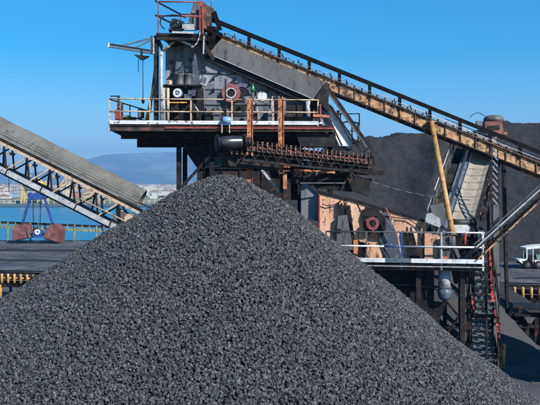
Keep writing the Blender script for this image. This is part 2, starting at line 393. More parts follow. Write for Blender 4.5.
# ================================================================ UPPER PLATFORM
TF = Frame(P(110, 124, 36), 3.0)
ins = TF.v
DZ = 11.40
def deckpt(px, v=0.0, z=DZ):
    p = TF.at(px, 150, v); return V((p.x, p.y, z))
up = Thing('screening_platform', 'long elevated steel platform with tan handrails and white toe board above the pile', 'platform', deckpt(217, 3, 0))
D1 = 334
# deck and edge girders
up.part('deck', 'dark', B().prism([deckpt(110) + ins * .02, deckpt(D1), deckpt(D1) + ins * 6.2, deckpt(110) + ins * 6.2], (0, 0, -.06)))
up.part('edge_girder', 'brownrust', B().ibeam(deckpt(110) - V((0, 0, .20)), deckpt(D1) - V((0, 0, .20)), .16, .26))
up.part('edge_strip', 'red', B().bar(deckpt(165, -.11, DZ - .16), deckpt(D1, -.11, DZ - .16), .03, .06), label='rusty red strip below the white toe board')
for px in (112, 138, 166, 194, 222, 250, 278, 306, 332):
    a = deckpt(px, .12, DZ - .20); up.part('cross_beam', 'dark', B().ibeam(a, a + ins * 6.0, .12, .24))
a = deckpt(113, .6, DZ - .42); b_ = deckpt(D1, .6, DZ - .42)
up.part('lower_girder', 'dark', B().ibeam(deckpt(121, .7, DZ - .50), deckpt(D1, .7, DZ - .50), .2, .34))
up.part('lower_girder', 'dark', B().ibeam(deckpt(137, 1.5, DZ - .62), deckpt(D1, 1.5, DZ - .62), .2, .42))
up.part('lower_girder', 'dark', B().ibeam(deckpt(137, 5.4, DZ - .62), deckpt(D1, 5.4, DZ - .62), .2, .42))
railing(up, [deckpt(px, .03) for px in (109.8, 150, 191, 232, 273, 318)], 1.25, (1.23, .62), r=.034, toe=.18, toem='toewhite', inn=ins, below=.35)
# side rail on the left end, receding
pl = [deckpt(110.5, .1)] + [V((deckpt(110.5, .1).x + .18 * k * 1.3, deckpt(110.5).y + k * 1.3, DZ)) for k in (1, 2, 3, 4)]
for p in pl[1:]: up.part('post', 'tan', B().bar(p, p + V((0, 0, 1.2)), .06, .06))
for q, mm in ((1.2, 'dark'), (.62, 'tan')):
    up.part('rail', mm, B().path([p + V((0, 0, q)) for p in pl], .035))
# columns down to the yard
def colm(T, px, v, z0, z1, w=.24, m='dark', name='column', fr=TF):
    p = fr.at(px, 150, v); return T.part(name, m, B().ibeam(V((p.x, p.y, z0)), V((p.x, p.y, z1)), w, w, .03, (0, 1, 0)))
for px, v in ((179, 1.6), (212, 1.6), (300, 1.6), (330, 1.6), (185, 5.4), (245, 5.4), (330, 5.4)):
    colm(up, px, v, 0, DZ - .85, .24)
for x0, y0, x1, y1, v in ((181, 188, 216, 149, 1.3), (184, 149, 205, 150, 1.55), (183, 139, 189, 153, 1.5), (302, 160, 330, 190, 1.5), (332, 160, 300, 192, 1.5)):
    up.part('brace', 'dark', B().bar(TF.at(x0, y0, v), TF.at(x1, y1, v), .14, .14))
a = TF.at(256, 162, -1.0); b_ = TF.at(279, 192, -1.0)
up.part('brace', 'greylight', B().bar(a, b_, .1, .12), label='pale diagonal brace above the pile top')
# pipes and conduits under the deck
up.part('pipe', 'dark', B().tube(deckpt(140, .3, DZ - .5), deckpt(330, .3, DZ - .5), .05))
up.part('pipe', 'white', B().tube(deckpt(175, .02, DZ + .10), deckpt(322, .02, DZ + .10), .05), label='white pipe along the platform edge')

# hopper under the platform (dark mass)
hop = Thing('feed_hopper', 'dark tapered steel hopper hanging below the platform behind the pile top', 'hopper', deckpt(245, 3, 0))
def plate(fr, pts, v, th, T, name, m, parent=None, label=None):
    q = [fr.at(x, y, v) for x, y in pts]; return T.part(name, m, B().prism(q, fr.v * th), parent, label)
plate(TF, [(186, 137), (186, 152), (197, 168), (197, 200), (300, 200), (300, 137)], 1.9, 2.6, hop, 'body', 'dark')
for x in (205, 222, 240, 262, 282):
    hop.part('stiffener', 'dark', B().bar(TF.at(x, 138, 1.86), TF.at(x, 200, 1.86), .07, .10, TF.v))
for y in (152, 168):
    hop.part('stiffener', 'dark', B().bar(TF.at(190 if y < 160 else 198, y, 1.83), TF.at(299, y, 1.83), .10, .09))
plate(TF, [(204, 158), (236, 156), (238, 164), (206, 168)], 1.70, .12, hop, 'side_plate', 'housedark')

# ================================================================ HOUSING
HV = 1.35
hs_ = Thing('screen_housing', 'tall weathered blue grey steel housing studded with brackets on the upper platform', 'machine housing', deckpt(245, 3.5, DZ))
def htop(x): return interp(x, [(165, 50), (176, 44), (205, 42), (330, 97)])
xs = [165.5, 190, 214, 242, 272, 300, 324]
shell = [TF.at(165.5, 50, HV + .07), TF.at(176, 44, HV + .07), TF.at(205, 42, HV + .07), TF.at(324, 94, HV + .07)]
bl = V((shell[0].x, shell[0].y, DZ + .01)); br = V((shell[-1].x, shell[-1].y, DZ + .01))
hs_.part('shell', 'housedark', B().prism([bl] + shell + [br], ins * 4.2))
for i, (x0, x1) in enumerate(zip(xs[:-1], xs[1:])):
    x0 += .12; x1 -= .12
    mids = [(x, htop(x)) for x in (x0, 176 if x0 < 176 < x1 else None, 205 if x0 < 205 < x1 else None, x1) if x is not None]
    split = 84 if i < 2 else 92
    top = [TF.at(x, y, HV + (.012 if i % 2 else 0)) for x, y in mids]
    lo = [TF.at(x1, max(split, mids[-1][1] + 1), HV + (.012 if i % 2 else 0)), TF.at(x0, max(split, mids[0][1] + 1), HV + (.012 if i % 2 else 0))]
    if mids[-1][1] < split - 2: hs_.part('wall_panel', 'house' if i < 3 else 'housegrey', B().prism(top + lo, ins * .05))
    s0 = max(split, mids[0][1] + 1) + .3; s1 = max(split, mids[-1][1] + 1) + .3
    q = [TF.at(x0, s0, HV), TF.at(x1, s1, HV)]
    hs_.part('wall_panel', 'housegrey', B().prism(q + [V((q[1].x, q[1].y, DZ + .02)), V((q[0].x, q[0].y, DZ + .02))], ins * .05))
# brackets that cast the little slanting shadows
bk = B(); bk.add([(-.022, 0, .11), (.022, 0, .11), (.022, 0, -.13), (-.022, 0, -.13), (-.022, -.34, .10), (.022, -.34, .10), (.022, -.32, .04), (-.022, -.32, .04)],
                 [(3, 2, 1, 0), (4, 5, 6, 7), (0, 1, 5, 4), (2, 3, 7, 6), (0, 4, 7, 3), (1, 2, 6, 5)])
ms = []
rnd = random.Random(3)
for row, y0 in enumerate((53, 63, 75)):
    x = 172 if row else 190
    while x < 318:
        y = y0 + (x - 172) * (.41 if row == 0 else .36) + rnd.uniform(-1, 1)
        if htop(x) + 6 < y < 117: ms.append(frame_m(TF.at(x, y, HV), TF.u, TF.v))
        x += 15 if row == 0 else 21
for x in (170, 206, 214, 219, 240, 270, 290): ms.append(frame_m(TF.at(x, 108 + (x % 4), HV), TF.u, TF.v))
hs_.copies('bracket', 'housedark', bk, ms)
# access hatch
c = TF.at(203.5, 80, HV); e1 = (TF.u * .9 + V((0, 0, -.35))).normalized(); e2 = (V((0, 0, 1)) * .9 + TF.u * .35).normalized()
sq = lambda r: [c - ins * .03 + e1 * r + e2 * r, c - ins * .03 + e1 * r - e2 * r, c - ins * .03 - e1 * r - e2 * r, c - ins * .03 - e1 * r + e2 * r]
fr_ = hs_.part('hatch', 'greylight', B().prism(sq(.24), ins * .03))
hs_.part('hatch_cover', 'housedark', B().prism([p - ins * .025 for p in sq(.15)], ins * .03), fr_)
# horizontal ribs
for pts in (((206, 89), (300, 90)), ((168, 62), (200, 70))):
    hs_.part('rib', 'housedark', B().bar(TF.at(*pts[0], HV - .03), TF.at(*pts[1], HV - .03), .05, .05))
# dark tapered wedges, shaped and coloured as shadows cast on the wall
def add_shadow_wedge(x0, y0, w0, x1, y1, w1, v=.95):
    hs_.part('shadow_wedge', 'housedark', B().prism([TF.at(x0 - w0, y0, v), TF.at(x0 + w0, y0, v), TF.at(x1 + w1, y1, v), TF.at(x1 - w1, y1, v)], ins * .36))
add_shadow_wedge(179, 46, 1.6, 179.5, 74, 4.6); add_shadow_wedge(194, 50, 1.2, 197, 92, 4.8)
# arch guard with big pulley
def wheel(T, px, py, r, v, names=('guard', 'wheel_rim', 'hub'), ms=('pinkred', 'greylight', 'dark'), arc=(0, 360), rin=.62):
    c = TF.at(px, py, v); k = r * 36.5 / F
    a = T.part(names[0], ms[0], B().ring(c, ins, k * rin, k, .12, 28, arc))
    T.part(names[1], ms[1], B().ring(c - ins * .05, ins, k * .44, k * .58, .10, 24), a)
    T.part(names[2], ms[2], B().tube(c, c + ins * .2, k * .43, 20), a)
    return a
hs_.part('arch_guard', 'housedark', B().ring(TF.at(242, 94, HV - .10), ins, .36, .56, .09, 20, (0, 180)))
hs_.part('arch_guard', 'dark', B().ring(TF.at(235, 95, HV - .06), ins, .40, .66, .055, 20, (0, 180)))
for y_, x0_, x1_ in ((70, 172, 236), (104, 206, 322)): hs_.part('flange', 'housegrey', B().bar(TF.at(x0_, y_, HV - .04), TF.at(x1_, y_ + (0 if y_ > 90 else 4), HV - .04), .09, .07))
hs_.part('bearing_box', 'dark', B().prism([TF.at(228, 93, HV - .05), TF.at(243, 93, HV - .05), TF.at(248, 116, HV - .05), TF.at(230, 116, HV - .05)], ins * .045))
wheel(hs_, 231, 93, 9.5, HV - .32)
hs_.part('round_cover', 'white', B().tube(TF.at(262.3, 96.3, HV - .08), TF.at(262.3, 96.3, HV), .245, 20), label='white round cover on the housing wall')
for x, w_ in ((291, 9), (300, 6)):
    hs_.part('motor_box', 'dark', B().prism([TF.at(x - w_ / 2, 105, .95), TF.at(x + w_ / 2, 105, .95), TF.at(x + w_ / 2, 117, .95), TF.at(x - w_ / 2, 117, .95)], ins * .35))
hs_.part('vent_pipe', 'greylight', B().tube(TF.at(308, 101, .8), TF.at(308, 117, .8), .12, 12))
hs_.part('vent_pipe', 'grey', B().tube(TF.at(283, 98, .9), TF.at(283, 118, .9), .16, 12))

# dark skid with motors in front of the housing, left
sk = Thing('drive_skid', 'dark drive frame carrying two grey drums and a motor at the left of the housing', 'machine frame', deckpt(180, .8, DZ))
sv = .55
sk.part('shelf', 'dark', B().bar(TF.at(162, 86, sv + .25), TF.at(202, 86, sv + .25), .6, .08))
sk.part('back_plate', 'dark', B().prism([TF.at(168, 88, sv + .45), TF.at(203, 88, sv + .45), TF.at(205, 119, sv + .45), TF.at(168, 119, sv + .45)], ins * .1))
for x in (163.2, 168.0):
    sk.part('leg', 'tan', B().tube(TF.at(x, 88, sv), V((*TF.at(x, 88, sv).xy, DZ)), .075, 10))
sk.part('leg', 'dark', B().bar(TF.at(200, 88, sv + .1), V((*TF.at(200, 88, sv + .1).xy, DZ)), .1, .1))
for x in (180, 188.3):
    a = TF.at(x, 85.4, sv + .25); d_ = sk.part('drum', 'grey', B().lathe(a, (0, 0, 1), [(0, .21), (.06, .21), (.08, .185), (.48, .185), (.50, .21), (.56, .21)], 18))
    sk.part('cap', 'dark', B().tube(a + V((0, 0, .56)), a + V((0, 0, .62)), .12, 14), d_)
sk.part('valve', 'tan', B().lathe(TF.at(170, 85.4, sv + .2), (0, 0, 1), [(0, .14), (.06, .15), (.10, .08), (.16, .12), (.24, .10)], 12))
c = TF.at(177.6, 93.3, sv)
mo = sk.part('motor', 'bluesteel', B().lathe(c, ins, [(-.12, .16), (-.08, .24), (0, .26), (.42, .26)], 20))
sk.part('motor_ring', 'white', B().ring(c - ins * .16, ins, .12, .21, .05, 22), mo)
sk.part('motor_hub', 'greylight', B().tube(c - ins * .18, c, .05, 12), mo)
sk.part('bar', 'yellow', B().bar(TF.at(169, 102.5, sv + .1), TF.at(187, 102.5, sv + .1), .06, .06))
for x, y in ((192, 93), (188, 97), (193, 108), (175, 110)):
    sk.part('gearbox', 'housedark' if y < 100 else 'dark', B().prism([TF.at(x - 4, y - 3, sv + .05), TF.at(x + 4, y - 3, sv + .05), TF.at(x + 3, y + 3, sv + .05), TF.at(x - 4, y + 3, sv + .05)], ins * .38))
sk.part('strut', 'greylight', B().bar(TF.at(194, 104, .3), TF.at(199, 112, .3), .06, .06))

cl_ = random.Random(31)
for k in range(9):
    x = cl_.uniform(172, 312); y = cl_.uniform(max(htop(x) + 12, 84), 119); x2 = x + cl_.uniform(-16, 16)
    hs_.part('conduit', cl_.choice(['dark', 'dark', 'greylight', 'housedark']), B().path([TF.at(x, y, HV - .10), TF.at(x2, min(120, y + cl_.uniform(-2, 8)), HV - .12), TF.at(x2 + cl_.uniform(-3, 3), 120, HV - .12)], cl_.uniform(.014, .03)))
for k, x in enumerate((208, 216, 247, 254, 271, 280, 316)):
    h_ = cl_.uniform(5, 11); hs_.part('motor_box', ('dark', 'grey', 'housedark')[k % 3], B().prism([TF.at(x - 3, 119 - h_, .75), TF.at(x + 3.5, 119.3 - h_, .75), TF.at(x + 3.5, 121, .75), TF.at(x - 3, 121, .75)], ins * .4))
# tall thin pole, blue hoist motor, signal lamp
solo('pole', 'thin black upright pole in front of the red ringed pulley', 'pole', 'dark', B().tube(TF.at(225.5, 79, -.1), TF.at(225.5, 121, -.1), .04, 8), TF.at(225.5, 121, -.1))
bh = Thing('hoist_motor', 'small light blue motor clamped to the platform edge above the black roller', 'motor', TF.at(227, 128, -.3))
c = TF.at(227, 120.5, -.30)
bh.part('body', 'bluelight', B().lathe(c - TF.u * .22, TF.u, [(0, .14), (.03, .19), (.36, .19), (.42, .13)], 16))
bh.part('foot', 'blue', B().bar(TF.at(223, 124.5, -.3), TF.at(231, 124.5, -.3), .3, .08))
for x in (222, 229.5): bh.part('strap', 'tan', B().bar(TF.at(x, 124, -.42), TF.at(x, 133, -.42), .05, .06))
lamp = Thing('signal_lamp', 'green signal lamp on top of the first orange post', 'lamp', TF.at(252.5, 101, -.6))
lamp.part('lens', 'green', B().lathe(TF.at(252.8, 92, -.6), (0, 0, 1), [(0, .09), (.12, .10), (.22, .09), (.30, .045), (.40, .04)], 12))
lamp.part('holder', 'grey', B().tube(TF.at(252.8, 102, -.6), TF.at(252.8, 92, -.6), .06, 10))

# things on the left end of the platform
hy = Thing('fire_hose_stand', 'red and dark hose stand at the left corner of the upper platform', 'hose stand', deckpt(118, .5, DZ))
p = deckpt(117.5, .5, DZ)
hy.part('stand', 'red', B().bar(p, p + V((0, 0, .75)), .22, .2)); hy.part('upright', 'darkrust', B().bar(p + V((.05, .0, .75)), p + V((.05, 0, 1.45)), .12, .12))
hy.part('arm', 'dark', B().bar(p + V((.08, 0, 1.42)), p + V((-.34, 0, 1.42)), .07, .05)); hy.part('side_panel', 'darkrust', B().bar(p + V((.20, .1, .0)), p + V((.20, .1, 1.05)), .1, .1))
ch = Thing('storage_box', 'low black steel box on the left end of the upper platform', 'box', deckpt(128, .9, DZ))
p0 = deckpt(121, .8); p1 = deckpt(135, .8)
ch.part('body', 'dark', B().prism([p0, p1, p1 + V((0, 0, .38)), p0 + V((0, 0, .38))], ins * .6))
ch.part('lid', 'dark', B().prism([p0 + V((-.04, -.04, .385)), p1 + V((.04, -.04, .385)), p1 + V((.04, -.04, .43)), p0 + V((-.04, -.04, .43))], ins * .68))
cb = Thing('switch_box', 'small dark switch box near the yellow strut on the upper platform', 'switch box', deckpt(141, 1.2, DZ))
p = deckpt(141, 1.2); cb.part('post', 'dark', B().bar(p, p + V((0, 0, .4)), .05, .05)); cb.part('body', 'dark', B().bar(p + V((0, 0, .4)), p + V((0, 0, .85)), .3, .2)); cb.part('door', 'grey', B().bar(p + V((0, -.12, .45)), p + V((0, -.12, .8)), .22, .03, (0, 1, 0)))

# ================================================================ HEAD PLATFORM (top, red rails)
TZ = TF.at(160, 33, 0).z
hp = Thing('head_platform', 'small top platform with thin red handrails above the housing', 'platform', deckpt(180, 1.5, DZ))
def tp(px, v=0.0, z=None):
    p = TF.at(px, 32, v); return V((p.x, p.y, TZ if z is None else z))
hp.part('deck', 'dark', B().prism([tp(156), tp(207), tp(207) + ins * 3.0 + V((.3, 0, 0)), tp(156) + ins * 3.0 + V((.5, 0, 0))], (0, 0, -.08)))
hp.part('edge_beam', 'dark', B().ibeam(tp(156, .05) - V((0, 0, .22)), tp(207, .05) - V((0, 0, .22)), .12, .24))
hp.part('edge_beam', 'greylight', B().bar(tp(172, -.12) + V((0, 0, .02)), tp(194, -.12) + V((0, 0, .0)), .05, .09), label='pale strip on the front edge')
hp.part('edge_beam', 'dark', B().ibeam(tp(157, .1) - V((0, 0, .22)), tp(157, .1) + ins * 2.9 - V((0, 0, .22)), .1, .22))
colm(hp, 155.6, .2, DZ, TZ - .1, .16, 'dark')
for px in (178, 205): colm(hp, px, 2.8, DZ + 3.2, TZ - .1, .14, 'dark')
colm(hp, 157.5, .55, DZ, TZ - .1, .12, 'dark')
railz = TF.at(160, 1.6, 0).z - TZ; midz = TF.at(160, 15.8, 0).z - TZ
for px, v in ((158, 0), (200, 0), (203, .1), (180.5, 2.6)):
    hp.part('post', 'red', B().bar(tp(px, v), tp(px, v) + V((0, 0, railz)), .06, .06))
hp.part('post', 'darkrust', B().bar(tp(201.8, .3), tp(201.8, .3) + V((0, 0, railz - .1)), .22, .08), label='broad rust red upright')
for q in (railz, midz):
    hp.part('rail', 'red', B().tube(tp(158) + V((0, 0, q)), tp(203) + V((0, 0, q)), .035, 8))
    hp.part('rail', 'dark', B().tube(tp(158) + V((-.1, -.1, q)), tp(180.5, 2.6) + V((0, 0, q)), .045, 8))
    hp.part('rail', 'red', B().tube(tp(180.5, 2.6) + V((0, 0, q)), tp(207, 2.6) + V((0, 0, q)), .035, 8))
for a, b_, m_ in (((161, 53), (177, 39), 'ochre'), ((176, 39), (193, 46), 'greylight'), ((157, 70), (157.5, 37), 'dark')):
    hp.part('brace', m_, B().bar(TF.at(*a, .3), TF.at(*b_, .3), .11, .11))
hp.part('strut', 'yellow', B().bar(TF.at(146, 121, 1.0), TF.at(155, 84, .7), .10, .12))
hp.part('strut', 'dark', B().bar(TF.at(149, 121, 1.2), TF.at(156, 60, .9), .10, .12))
hp.part('downpipe', 'greylight', B().tube(TF.at(161.3, 52, .1), TF.at(161.3, 121, .1), .085, 10))
hp.part('hose', 'dark', B().path([TF.at(x, y, -.1) for x, y in ((165, 29), (162, 27), (160, 23), (161, 18.5), (165, 16), (172, 15), (180, 15.5), (186, 18))], .03))
hp.part('hose', 'greylight', B().path([TF.at(x, y, -.1) for x, y in ((200, 32), (199, 38), (197, 43), (194, 46.5), (191, 47.5))], .03))
hp.part('drop_rod', 'greylight', B().bar(TF.at(204, 36, 0), TF.at(203.5, 54, 0), .07, .07))
for x0, y0, x1, y1 in ((165, 37, 200, 37), (170, 45, 205, 38), (200, 38, 214, 60), (176, 36, 176, 44)):
    hp.part('underframe', 'dark', B().bar(TF.at(x0, y0, .7), TF.at(x1, y1, .7), .2, .2))

mt_ = Thing('drive_motor', 'black drive motor standing on the top platform beside the hose', 'motor', TF.at(175, 31, .6))
c = TF.at(173.5, 24, .35)
ax = (ins * .75 + TF.u * .55).normalized()
mo = mt_.part('body', 'rubber', B().lathe(c, ax, [(-.03, .17), (.0, .26), (.08, .28), (.55, .28), (.60, .2), (.75, .2)], 22))
mt_.part('fan_cover', 'grey', B().ring(c - ax * .06, ax, .06, .17, .03, 18), mo)
mt_.copies('cooling_fin', 'dark', B().bar((0, -.30, 0), (0, .30, 0), .018, .02), [frame_m(c + ax * (.12 + .07 * k), ax, (0, 0, 1)) for k in range(6)], mo)
mt_.part('base', 'dark', B().bar(TF.at(169, 30.5, .6), TF.at(182, 30.5, .6), .5, .10))
mt_.part('terminal_box', 'greylight', B().bar(TF.at(184, 24, .4), TF.at(184, 29, .4), .16, .2))
hc = Thing('head_chute', 'tilted rust stained head chute box at the top end of the long conveyor', 'chute', TF.at(200, 31, .8))
hc.part('front_plate', 'grey', B().prism([TF.at(193.5, 1.5, .5), TF.at(200, .5, .5), TF.at(199, 28, .5), TF.at(187, 27, .5)], ins * .5))
hc.part('side_plate', 'darkrust', B().prism([TF.at(200.5, 0, .6), TF.at(206, 4, .6), TF.at(207, 29, .6), TF.at(200, 29, .6)], ins * .8))
hc.part('hood', 'brownrust', B().prism([TF.at(204, 3, .7), TF.at(214.5, 9.5, .7), TF.at(210, 26, .7), TF.at(204, 28, .7)], ins * .9))
hc.part('rust_patch', 'ochre', B().prism([TF.at(191.5, 11, .49), TF.at(194.5, 12, .49), TF.at(192.5, 19, .49), TF.at(189.5, 20, .49)], -ins * .02))
hc.part('skirt', 'greylight', B().prism([TF.at(186, 23, .3), TF.at(194, 24, .3), TF.at(197, 30, .3), TF.at(184, 30, .3)], ins * .19))
for x0, y0, x1, y1 in ((206, 28, 222, 36), (214, 12, 220, 30), (200, 31, 215, 45), (216, 30, 210, 48)):
    hc.part('bracket_arm', 'black', B().bar(TF.at(x0, y0, .75), TF.at(x1, y1, .75), .22, .22))
hc.part('lower_chute', 'black', B().prism([TF.at(203, 33, 1.0), TF.at(221, 36, 1.0), TF.at(223, 44, 1.0), TF.at(208, 56, 1.0)], ins * 1.2))
hc.part('red_guard', 'red', B().bar(TF.at(202.5, 14, .35), TF.at(201.5, 30, .35), .16, .06))
solo('antenna_mast', 'thin pale mast rising above the head chute', 'mast', 'greylight', B().tube(TF.at(211.5, -14, 1.1), TF.at(211.5, 9, 1.1), .035, 8), TF.at(211.5, 9, 1.1))

# jib hoist
jb = Thing('jib_hoist', 'blue grey jib arm with hanging hook block on the left of the tower', 'hoist', TF.at(155, 52, .2))
jb.part('arm', 'bluesteel', B().ibeam(TF.at(109.5, 45.3, .2), TF.at(154.5, 52.5, .2), .14, .20))
jb.part('end_cap', 'white', B().bar(TF.at(108.3, 45.1, .2), TF.at(109.6, 45.35, .2), .16, .22))
for a, b_ in (((121, 46), (152, 38)), ((135, 48), (153, 39))): jb.part('tie', 'bluesteel', B().bar(TF.at(*a, .2), TF.at(*b_, .2), .06, .08))
jb.part('mast', 'bluesteel', B().bar(TF.at(151.5, 36, .2), TF.at(151.5, 53, .2), .1, .1)); jb.part('mast', 'greylight', B().bar(TF.at(153.6, 38, .1), TF.at(153.6, 54, .1), .07, .1))
tr = jb.part('trolley', 'dark', B().prism([TF.at(134, 54.5, .1), TF.at(149, 56, .1), TF.at(143, 59.5, .1), TF.at(140, 59.2, .1)], ins * .25))
jb.part('hanger', 'dark', B().bar(TF.at(141.5, 50, .2), TF.at(141.5, 55.5, .2), .1, .08))
jb.part('rope', 'dark', B().tube(TF.at(142.8, 59, .2), TF.at(143, 98, .2), .018, 6))
jb.part('hook_block', 'dark', B().lathe(TF.at(143, 100.5, .2), (0, 0, 1), [(-.16, .03), (-.08, .07), (.06, .08), (.14, .03)], 10))
lk = B().ring((0, -.008, 0), (0, 1, 0), .025, .045, .016, 8)
jb.copies('chain_link', 'dark', lk, [frame_m(TF.at(138.4, 60 + k * 1.55, .2), (1, 0, 0) if k % 2 else (0, 1, 0), (0, 0, 1)).to_4x4() @ Matrix.Rotation(R(90), 4, 'X') for k in range(8)])

# ================================================================ MAIN CONVEYOR
CF = Frame(P(270, 150, 37.35), 0)
def cy(x): return 22 + (x - 215) * .405 if x < 440 else 22 + 225 * .405 + (x - 440) * .40
mc = Thing('main_conveyor', 'long inclined belt conveyor with rusty ochre girder and black top rail crossing the sky', 'conveyor', P(560, 150, 36) * 1.0)
mc_end = 700
W_ = 1.25
def cp(x, dy=0.0, v=0.0): return CF.at(x, cy(x) + dy, v)
# girder panels
gx = [221, 235] + [249 + 15.1 * k for k in range(31)]
for k, (x0, x1) in enumerate(zip(gx[:-1], gx[1:])):
    t_ = 12.4; thin = 8.2 if x0 < 240 else t_ - 1
    q = [cp(x0 + .15, 10.8), cp(x1 - .15, 10.8), cp(x1 - .15, 10.8 + thin), cp(x0 + .15, 10.8 + thin)]
    mc.part('girder_panel', 'ochre', B().prism(q, V((0, .03, 0))))
    mc.part('girder_panel', 'ochre', B().prism([p + V((0, W_, 0)) for p in q], V((0, .03, 0))))
mc.part('flange', 'darkrust', B().bar(cp(221, 10.4, -.04), cp(mc_end, 10.4, -.04), .14, .05))
mc.part('flange', 'dark', B().bar(cp(240, 22.6, -.03), cp(mc_end, 22.6, -.03), .16, .06))
mc.part('flange', 'dark', B().bar(cp(240, 22.6, W_), cp(mc_end, 22.6, W_), .14, .05))
mc.copies('stiffener', 'darkrust', B().bar((0, -.035, -.23), (0, -.035, .23), .05, .06), [Matrix.Translation(cp(x, 16.4)) for x in gx[2:-1]])
# dangling scraps of lower tray
rnd = random.Random(5)
for x0, x1 in ((262, 300), (318, 352), (372, 390), (400, 452), (470, 520)):
    mc.part('lower_pipe', 'dark', B().tube(cp(x0, 25.2, .1), cp(x1, 25.2, .1), .035))
# belt with coal, troughs
mc.part('belt', 'belt', B().prism([cp(212, 9.2, .12), cp(mc_end, 9.2, .12), cp(mc_end, 9.2, .12) + V((0, W_ - .22, 0)), cp(212, 9.2, .12) + V((0, W_ - .22, 0))], V((0, 0, -.02))))
mc.part('return_belt', 'belt', B().prism([cp(214, 20.5, .12), cp(mc_end, 20.5, .12), cp(mc_end, 20.5, .12) + V((0, W_ - .22, 0)), cp(214, 20.5, .12) + V((0, W_ - .22, 0))], V((0, 0, -.02))))
idl = [cp(x, 9.0) for x in [225 + 7.6 * k for k in range(62)]]
mc.copies('idler', 'dark', B().tube((0, .02, -.06), (0, W_ - .02, -.06), .05, 8).bar((0, -.06, -.08), (0, -.06, .10), .07, .05), [Matrix.Translation(p) for p in idl])
# walkway rail: black broad rail with uprights, near and far side
mc.part('top_rail', 'black', B().bar(cp(207, -1.6, -.06), cp(mc_end, .2, -.06), .07, .19), label='broad black rail along the conveyor top')
mc.part('top_rail', 'dark', B().tube(cp(207, .6, W_ + .1), cp(mc_end, .6, W_ + .1), .04))
mc.part('mid_rail', 'greylight', B().tube(cp(225, 6.8, -.08), cp(mc_end, 6.8, -.08), .022))
mc.copies('rail_post', 'black', B().bar((0, 0, -.56), (0, 0, .12), .16, .08), [Matrix.Translation(cp(249 + 30.15 * k, 1.4, -.06)) for k in range(15)])
mc.copies('rail_post', 'dark', B().bar((0, 0, -.46), (0, 0, .06), .06, .06), [Matrix.Translation(cp(249 + 30.15 * k, 1.0, W_ + .1)) for k in range(15)])
# clutter on the lower half: rollers, pipes, cable tray
for x0, x1, dy in ((380, 470, 5.5), (445, mc_end, 3.6), (440, 520, 7.6)):
    mc.part('cable_tray', 'greylight', B().bar(cp(x0, dy, .05), cp(x1, dy, .05), .07, .035))
mc.part('head_pulley', 'rubber', B().tube(cp(213, 11, .1), cp(213, 11, W_ - .1), .30, 20))
# trestle at the right, outside the frame
for x in (640, 690):
    for v in (.05, W_ - .05):
        p = cp(x, 22, v); mc.part('leg', 'dark', B().bar(V((p.x, p.y, 0)), p, .16, .16))
rg = random.Random(11)
for x in range(234, 560, 16):
    if rg.random() < .55: mc.part('clamp', 'dark', B().bar(cp(x, 4.2, -.1), cp(x + 1.5, 8.6, -.1), .05, .05))

pp = Thing('support_pipe', 'slim ochre pipe prop leaning under the long conveyor in front of the coal hill', 'prop', G(456, 31.5))
a = P(431.5, 122, 37.2); b_ = P(453.2, 236, 32.4)
pp.part('pipe', 'pole', B().tube(a, b_, .125, 14)); pp.part('top_plate', 'ochre', B().bar(a + V((-.2, 0, .02)), a + V((.2, 0, .02)), .3, .06))
c_ = V((b_.x, b_.y, P(0, 262, 31.5).z - .1)); pp.part('foot_post', 'grey', B().tube(b_, c_, .10, 12))
pp.part('base_plate', 'dark', B().tube(c_, c_ + V((0, 0, .14)), .2, 12))

# grey shield plate under the girder
sh = Thing('shield_plate', 'large plain grey slanting sheet over the housing just under the ochre girder', 'cover plate', TF.at(265, 70, .2))
v0 = .05
q = [CF.at(205.5, 52.5, -.12), CF.at(221, 39.5, -.12), CF.at(326.5, 82.5, -.12), CF.at(315.5, 100.2, -.12)]
mid_t = q[1].lerp(q[2], .535); mid_b = q[0].lerp(q[3], .535)
sh.part('sheet', 'grey', B().prism([q[0], q[1], mid_t - TF.u * .006, mid_b - TF.u * .006], ins * .03))
sh.part('sheet', 'grey', B().prism([mid_b + TF.u * .006, mid_t + TF.u * .006, q[2], q[3]], ins * .03))
sh.part('edge_fold', 'greylight', B().bar(q[0] - ins * .01, q[3] - ins * .01, .03, .03))
sh.part('support_beam', 'dark', B().bar(q[0] + ins * .4 - V((0, 0, .18)), q[3] + ins * .4 - V((0, 0, .18)), .5, .26))
sh.part('end_plate', 'dark', B().prism([TF.at(316, 98, .3), TF.at(326.5, 82, .3), TF.at(330, 84, .3), TF.at(327.5, 112, .3)], ins * .5))
for t_ in (.15, .4, .65, .9):
    sh.part('hanger', 'dark', B().bar(q[1].lerp(q[2], t_) + ins * .3, q[0].lerp(q[3], t_) + ins * .3, .1, .1))

# ================================================================ right end of the housing: slanting chute
rc = Thing('slanting_chute', 'pale slanting side chute with dark edge beams at the right end of the housing', 'chute', deckpt(345, 2, DZ))
rc.part('chute_plate', 'greylight', B().prism([TF.at(318, 99, 1.0), TF.at(326, 99, 1.0), TF.at(352, 140, 1.0), TF.at(353, 150, 1.0), TF.at(334, 141, 1.0)], ins * 1.6))
plate(TF, [(327, 104), (333, 107), (352, 146), (338, 146)], .94, .05, rc, 'lit_panel', 'white')
plate(TF, [(318, 100), (325.5, 102), (336, 136), (322, 128)], .90, .05, rc, 'side_panel', 'house')
for x0, y0, x1, y1, w_ in ((325.5, 86, 373, 153, .22), (330, 105, 362, 152, .06), (322, 103, 342, 146, .05)):
    rc.part('edge_beam', 'dark', B().bar(TF.at(x0, y0, .75), TF.at(x1, y1, .75), .2, w_))
rc.part('edge_beam', 'grey', B().bar(TF.at(329, 94, .6), TF.at(371, 153, .6), .06, .07))
